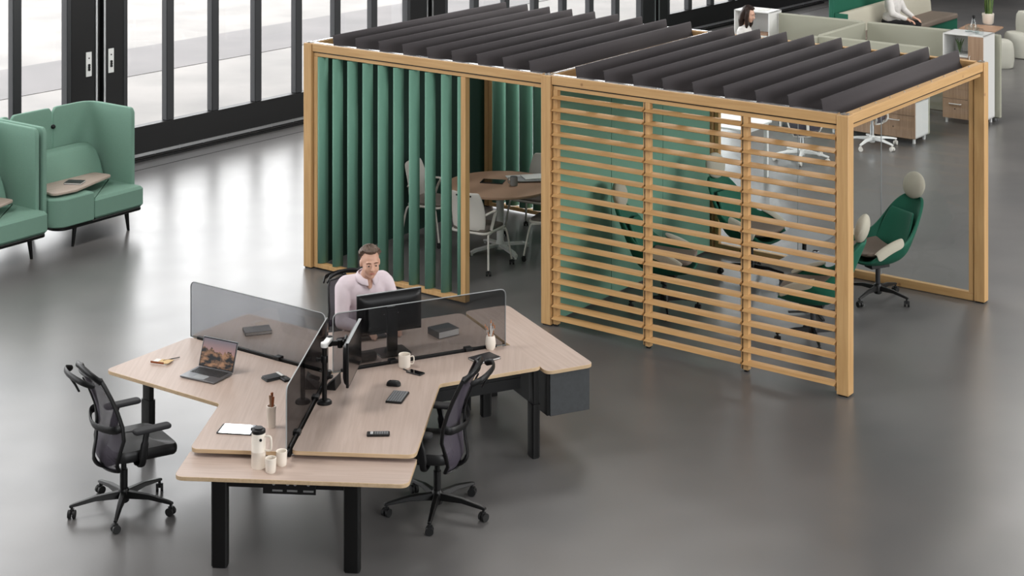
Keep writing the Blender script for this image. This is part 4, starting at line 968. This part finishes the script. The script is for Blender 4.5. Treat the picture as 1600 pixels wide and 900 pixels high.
def head(parent, body, c, M_, hair, female=False, k=1.0):
    """c = head centre (between the ears), M_ = 3x3 rotation, face looks along local -y; adds head volumes to body"""
    def T(x, y, z): return Vector(c)+M_ @ Vector((x*k, y*k, z*k))
    def E(p, r, s=16): body.ell(T(*p), tuple(q*k for q in r), s, 10, M_)
    E((0, .012, .035), (.076, .095, .088), 20); E((0, -.02, -.01), (.068, .078, .085)); E((0, -.030, -.055), (.054, .060, .055))
    E((0, -.062, -.092), (.026, .024, .022)); E((.036, -.045, -.03), (.03, .04, .04)); E((-.036, -.045, -.03), (.03, .04, .04))
    body.limb(T(0, -.09, .012), T(0, -.112, -.026), .008*k, .0125*k, 8); E((.010, -.103, -.03), (.008, .009, .007)); E((-.010, -.103, -.03), (.008, .009, .007))
    body.limb(T(-.045, -.080, .028), T(.045, -.080, .028), .010*k, .010*k, 8)
    for q in (-1, 1): E((q*.078, .012, -.002), (.010, .020, .032), 10)
    o = None
    for q in (-1, 1):
        e = B().ell(T(q*.031, -.083, .008), (.0100*k,)*3, 12, 8).obj('eye', 'eye_white', parent)
        B().ell(T(q*.031, -.0915, .006), (.0075*k, .0035*k, .0065*k), 10, 6, M_).obj('iris', 'iris', e)
        B().tube([T(q*.013, -.094, .028), T(q*.032, -.094, .033), T(q*.052, -.083, .027)], [.0035*k, .005*k, .002*k], 8).obj('eyebrow', 'brow' if not female else 'hair_dark', parent)
        B().tube([T(q*.018, -.093, .012), T(q*.031, -.096, .016), T(q*.046, -.087, .011)], [.002*k, .0035*k, .002*k], 6).obj('eyelid', 'skin', parent)
    B().tube([T(-.024, -.088, -.060), T(-.010, -.0985, -.058), T(0, -.1, -.0585), T(.010, -.0985, -.058), T(.024, -.088, -.060)], [.002*k, .0055*k, .006*k, .0055*k, .002*k], 8).obj('lips', 'lips', parent)
    # hair cap: follows the skull above a hairline, sinks into the head below it
    G = []; N1, N2 = 40, 28
    for i in range(N2+1):
        th = math.pi*i/N2; row = []
        for j in range(N1+1):
            ph = 2*math.pi*j/N1
            d = Vector((math.sin(th)*math.cos(ph), math.sin(th)*math.sin(ph), math.cos(th)))
            front = -d.y
            line = .62 if front > .35 else (.62-(.35-front)/.45*.62 if front > -.1 else (0-(-.1-front)*.62))   # minimal d.z covered
            side = abs(d.x)
            if not female and side > .85 and front > -.2: line = max(line, .05)
            up = min(1, max(0, (d.z-line)/.10)); up = up*up*(3-2*up)
            th_ = (.006+(.022 if d.z > .4 else .022*max(0, d.z/.4)*.8)+(.012*max(0, front)*max(0, d.z) if not female else 0)+.0035*math.sin(ph*17+th*9))
            rr = Vector((.076, .095, .088))
            s_ = up*th_-(1-up)*.016
            row.append(T(d.x*(rr.x+s_), .012+d.y*(rr.y+s_), .035+d.z*(rr.z+s_)))
        G.append(row)
    return G, T
def man():
    # local frame: looks along -y, origin on the floor under the hips
    rz = R(25.3)
    r = thing('person', 'man with short brown hair in a pale pink shirt sitting behind the monitor', 'person', (-1.255, 14.52, 0), rz)
    b = B(); sh = 1.065
    hc = Vector((.0, -.165, 1.225))
    M_ = Matrix.Rotation(R(-8), 3, 'Z') @ Matrix.Rotation(R(5), 3, 'X')
    hb = B()
    G, T = head(r, b, hc, M_, 'hair_brown')
    b.limb((0, -.06, 1.03), (0, -.135, 1.15), .062, .058); b.limb((0, .02, .60), (0, -.02, .78), .13, .13); b.ell((0, -.035, .93), (.16, .11, .17)); b.limb((-.13, -.03, 1.0), (.13, -.03, 1.0), .062, .062)
    b.ell((0, .03, .56), (.17, .14, .11))
    J = {}
    for q in (-1, 1):
        s_ = Vector((q*.19, -.03, 1.00)); e = Vector((q*.25, -.16, .76)); w_ = Vector((q*.13, -.40, TZ+.055))
        b.limb(s_, e, .052, .042); b.limb(e, w_, .040, .028); J[q] = (s_, e, w_)
        hand(b, w_, (-q*.18, -1, -.10), (0, 0, 1), -q, .25, .95)
        h_ = Vector((q*.10, 0, .55)); kn = Vector((q*.14, -.44, .53)); an = Vector((q*.13, -.40, .09))
        b.limb(h_, kn, .078, .056); b.limb(kn, an, .052, .036); b.limb(an, an+Vector((0, -.14, -.045)), .036, .028)
    bake(b, 'body', 'skin', r, .0065, 3)
    hb.grid(G); hb.obj('hair', 'hair_brown', r)
    c = B(); c.limb((0, .02, .60), (0, -.02, .78), .15, .15); c.ell((0, -.035, .93), (.185, .130, .18)); c.limb((-.155, -.025, 1.018), (.155, -.025, 1.018), .086, .086)
    c.cyl((0, -.045, 1.03), (0, -.075, 1.105), .088, .072)
    for q in (-1, 1):
        s_, e, w_ = J[q]; m = e.lerp(w_, .82); c.limb(s_, e, .072, .056); c.limb(e, m, .056, .042)
    c.ell((0, .0, .62), (.18, .16, .10))
    sh_ = bake(c, 'shirt', 'shirt_pink', r, .009, 8)
    # collar
    k = B()
    pts = [(math.cos(a), math.sin(a)) for a in [R(-90+14+i*(332/20)) for i in range(21)]]
    G2 = []
    for x, y in pts:
        ce = Vector((0, -.078, 1.10)); G2.append([ce+Vector((x*.068, y*.066, .022+y*.018)), ce+Vector((x*.080, y*.078, .012+y*.018)), ce+Vector((x*.100, y*.100-(.02 if y < -.5 else 0), -.026+y*.03))])
    k.grid(G2).obj('collar', 'shirt_pink', sh_, solid=.004)
    # open neckline patch of skin
    B().ell((0, -.152, 1.055), (.024, .014, .050), 12, 8, Matrix.Rotation(R(-20), 3, 'X')).obj('neck_opening', 'skin', r)
    bt = B()
    for z in (1.0, .94, .88, .82): bt.cyl((0, -.175+abs(.93-z)*.15, z), (0, -.168+abs(.93-z)*.15, z), .006, seg=8)
    bt.obj('buttons', 'paper', sh_)
    t = B()
    for q in (-1, 1):
        t.limb((q*.10, .02, .555), (q*.14, -.44, .53), .094, .070); t.limb((q*.14, -.44, .53), (q*.13, -.395, .13), .068, .055)
    t.ell((0, .05, .565), (.19, .15, .11)); bake(t, 'trousers', 'trousers', r, .012, 6)
    for q in (-1, 1):
        s = B(); s.limb((q*.13, -.40, .075), (q*.13, -.55, .04), .05, .042); s.box(q*.13-.045, q*.13+.045, -.60, -.34, .0, .02); s.obj('shoe', 'black_leather', r)
man()
def woman():
    r = thing('person', 'woman with long dark hair and a white top looking down, by the white cabinet', 'person', (3.63, 26.95, 0), R(62))
    b = B(); hc = Vector((0, -.08, 1.40)); M_ = Matrix.Rotation(R(-6), 3, 'Z') @ Matrix.Rotation(R(14), 3, 'X')
    G, T = head(r, b, hc, M_, 'hair_dark', True, .98)
    b.limb((0, -.01, 1.20), (0, -.05, 1.32), .045, .042); b.ell((0, -.01, 1.08), (.15, .10, .17)); b.ell((0, 0, .90), (.12, .09, .14)); b.ell((0, .01, .76), (.16, .12, .13))
    J = {}
    for q in (-1, 1):
        s_ = Vector((q*.16, 0, 1.15)); e = Vector((q*.21, -.04, .90)); w_ = Vector((q*.12, -.24, .80)); J[q] = (s_, e, w_)
        b.limb(s_, e, .042, .034); b.limb(e, w_, .032, .022); hand(b, w_, (-q*.2, -1, -.1), (0, 0, 1), -q, .3, .88)
        b.limb((q*.09, 0, .74), (q*.09, -.01, .42), .075, .048); b.limb((q*.09, -.01, .42), (q*.09, .01, .08), .046, .030); b.limb((q*.09, 0, .05), (q*.09, -.12, .03), .032, .025)
    bake(b, 'body', 'skin', r, .008, 3)
    h = B(); h.grid(G)
    h.obj('hair', 'hair_dark', r)
    # long locks falling from the crown to the shoulders
    l = B()
    def seg(P, rr): 
        for a, c_, ra, rc in zip(P, P[1:], rr, rr[1:]): l.limb(T(*a), T(*c_), ra, rc, 12)
    for q in (-1, 1):
        seg([(q*.055, .0, .09), (q*.085, -.01, .03), (q*.088, -.015, -.05), (q*.075, -.04, -.14), (q*.07, -.04, -.20)], [.03, .030, .032, .034, .02])
        seg([(q*.05, .05, .08), (q*.07, .07, 0), (q*.07, .07, -.10), (q*.06, .05, -.22)], [.04, .042, .045, .03])
    seg([(0, .07, .08), (0, .10, 0), (0, .10, -.12), (0, .08, -.24)], [.045, .05, .055, .035])
    bake(l, 'long_hair', 'hair_dark', r, .009, 5)
    c = B(); c.ell((0, -.01, 1.08), (.17, .12, .17)); c.ell((0, 0, .90), (.14, .11, .15)); c.limb((-.13, 0, 1.15), (.13, 0, 1.15), .062, .062)
    for q in (-1, 1):
        s_, e, w_ = J[q]; c.limb(s_, e, .056, .045); c.limb(e, e.lerp(w_, .8), .043, .034)
    bake(c, 'top', 'shirt_white', r, .01, 6)
    t = B(); t.ell((0, .01, .77), (.175, .135, .14))
    for q in (-1, 1): t.limb((q*.09, 0, .74), (q*.09, -.01, .42), .088, .062); t.limb((q*.09, -.01, .42), (q*.09, .01, .10), .060, .048)
    bake(t, 'trousers', 'trousers', r, .012, 5)
    for q in (-1, 1):
        s = B(); s.limb((q*.09, .02, .05), (q*.09, -.13, .03), .04, .03); s.obj('shoe', 'black_leather', r)
woman()
def sitter():
    q0 = sp(sf, -.27, 1.35, 0)
    r = thing('person', 'person in a loose white shirt and dark trousers sitting on the long dark green sofa', 'person', (q0.x, q0.y, 0), PROT+R(90))
    b = B(); hc = Vector((0, -.14, 1.24)); M_ = Matrix.Rotation(R(14), 3, 'X')
    G, T = head(r, b, hc, M_, 'hair_brown'); G2 = B(); G2.grid(G)
    b.limb((0, -.05, 1.03), (0, -.11, 1.16), .058, .052); b.ell((0, -.03, .90), (.16, .11, .2)); b.ell((0, .02, .60), (.17, .13, .12)); J = {}
    for q in (-1, 1):
        s_ = Vector((q*.18, -.03, 1.0)); e = Vector((q*.27, -.12, .76)); w_ = Vector((q*.14, -.36, .66)); J[q] = (s_, e, w_)
        b.limb(s_, e, .05, .04); b.limb(e, w_, .038, .027); hand(b, w_, (-q*.1, -1, -.25), (0, 0, 1), -q, .35, .95)
        b.limb((q*.10, 0, .56), (q*.15, -.44, .55), .078, .055); b.limb((q*.15, -.44, .55), (q*.14, -.42, .09), .05, .034); b.limb((q*.14, -.42, .06), (q*.14, -.56, .035), .034, .027)
    bake(b, 'body', 'skin', r, .0085, 3); G2.obj('hair', 'hair_brown', r)
    c = B(); c.ell((0, -.02, .88), (.20, .145, .24)); c.limb((-.15, -.02, 1.0), (.15, -.02, 1.0), .078, .078); c.ell((0, .0, .66), (.21, .17, .12))
    for q in (-1, 1):
        s_, e, w_ = J[q]; c.limb(s_, e, .075, .062); c.limb(e, e.lerp(w_, .85), .058, .044)
    bake(c, 'shirt', 'shirt_white', r, .011, 5)
    t = B()
    for q in (-1, 1): t.limb((q*.10, .02, .555), (q*.15, -.44, .55), .092, .068); t.limb((q*.15, -.44, .55), (q*.14, -.42, .13), .064, .052)
    t.ell((0, .04, .57), (.19, .15, .11)); bake(t, 'trousers', 'trousers', r, .013, 5)
    for q in (-1, 1):
        s = B(); s.limb((q*.14, -.41, .06), (q*.14, -.57, .04), .05, .04); s.obj('shoe', 'black_leather', r)
sitter()
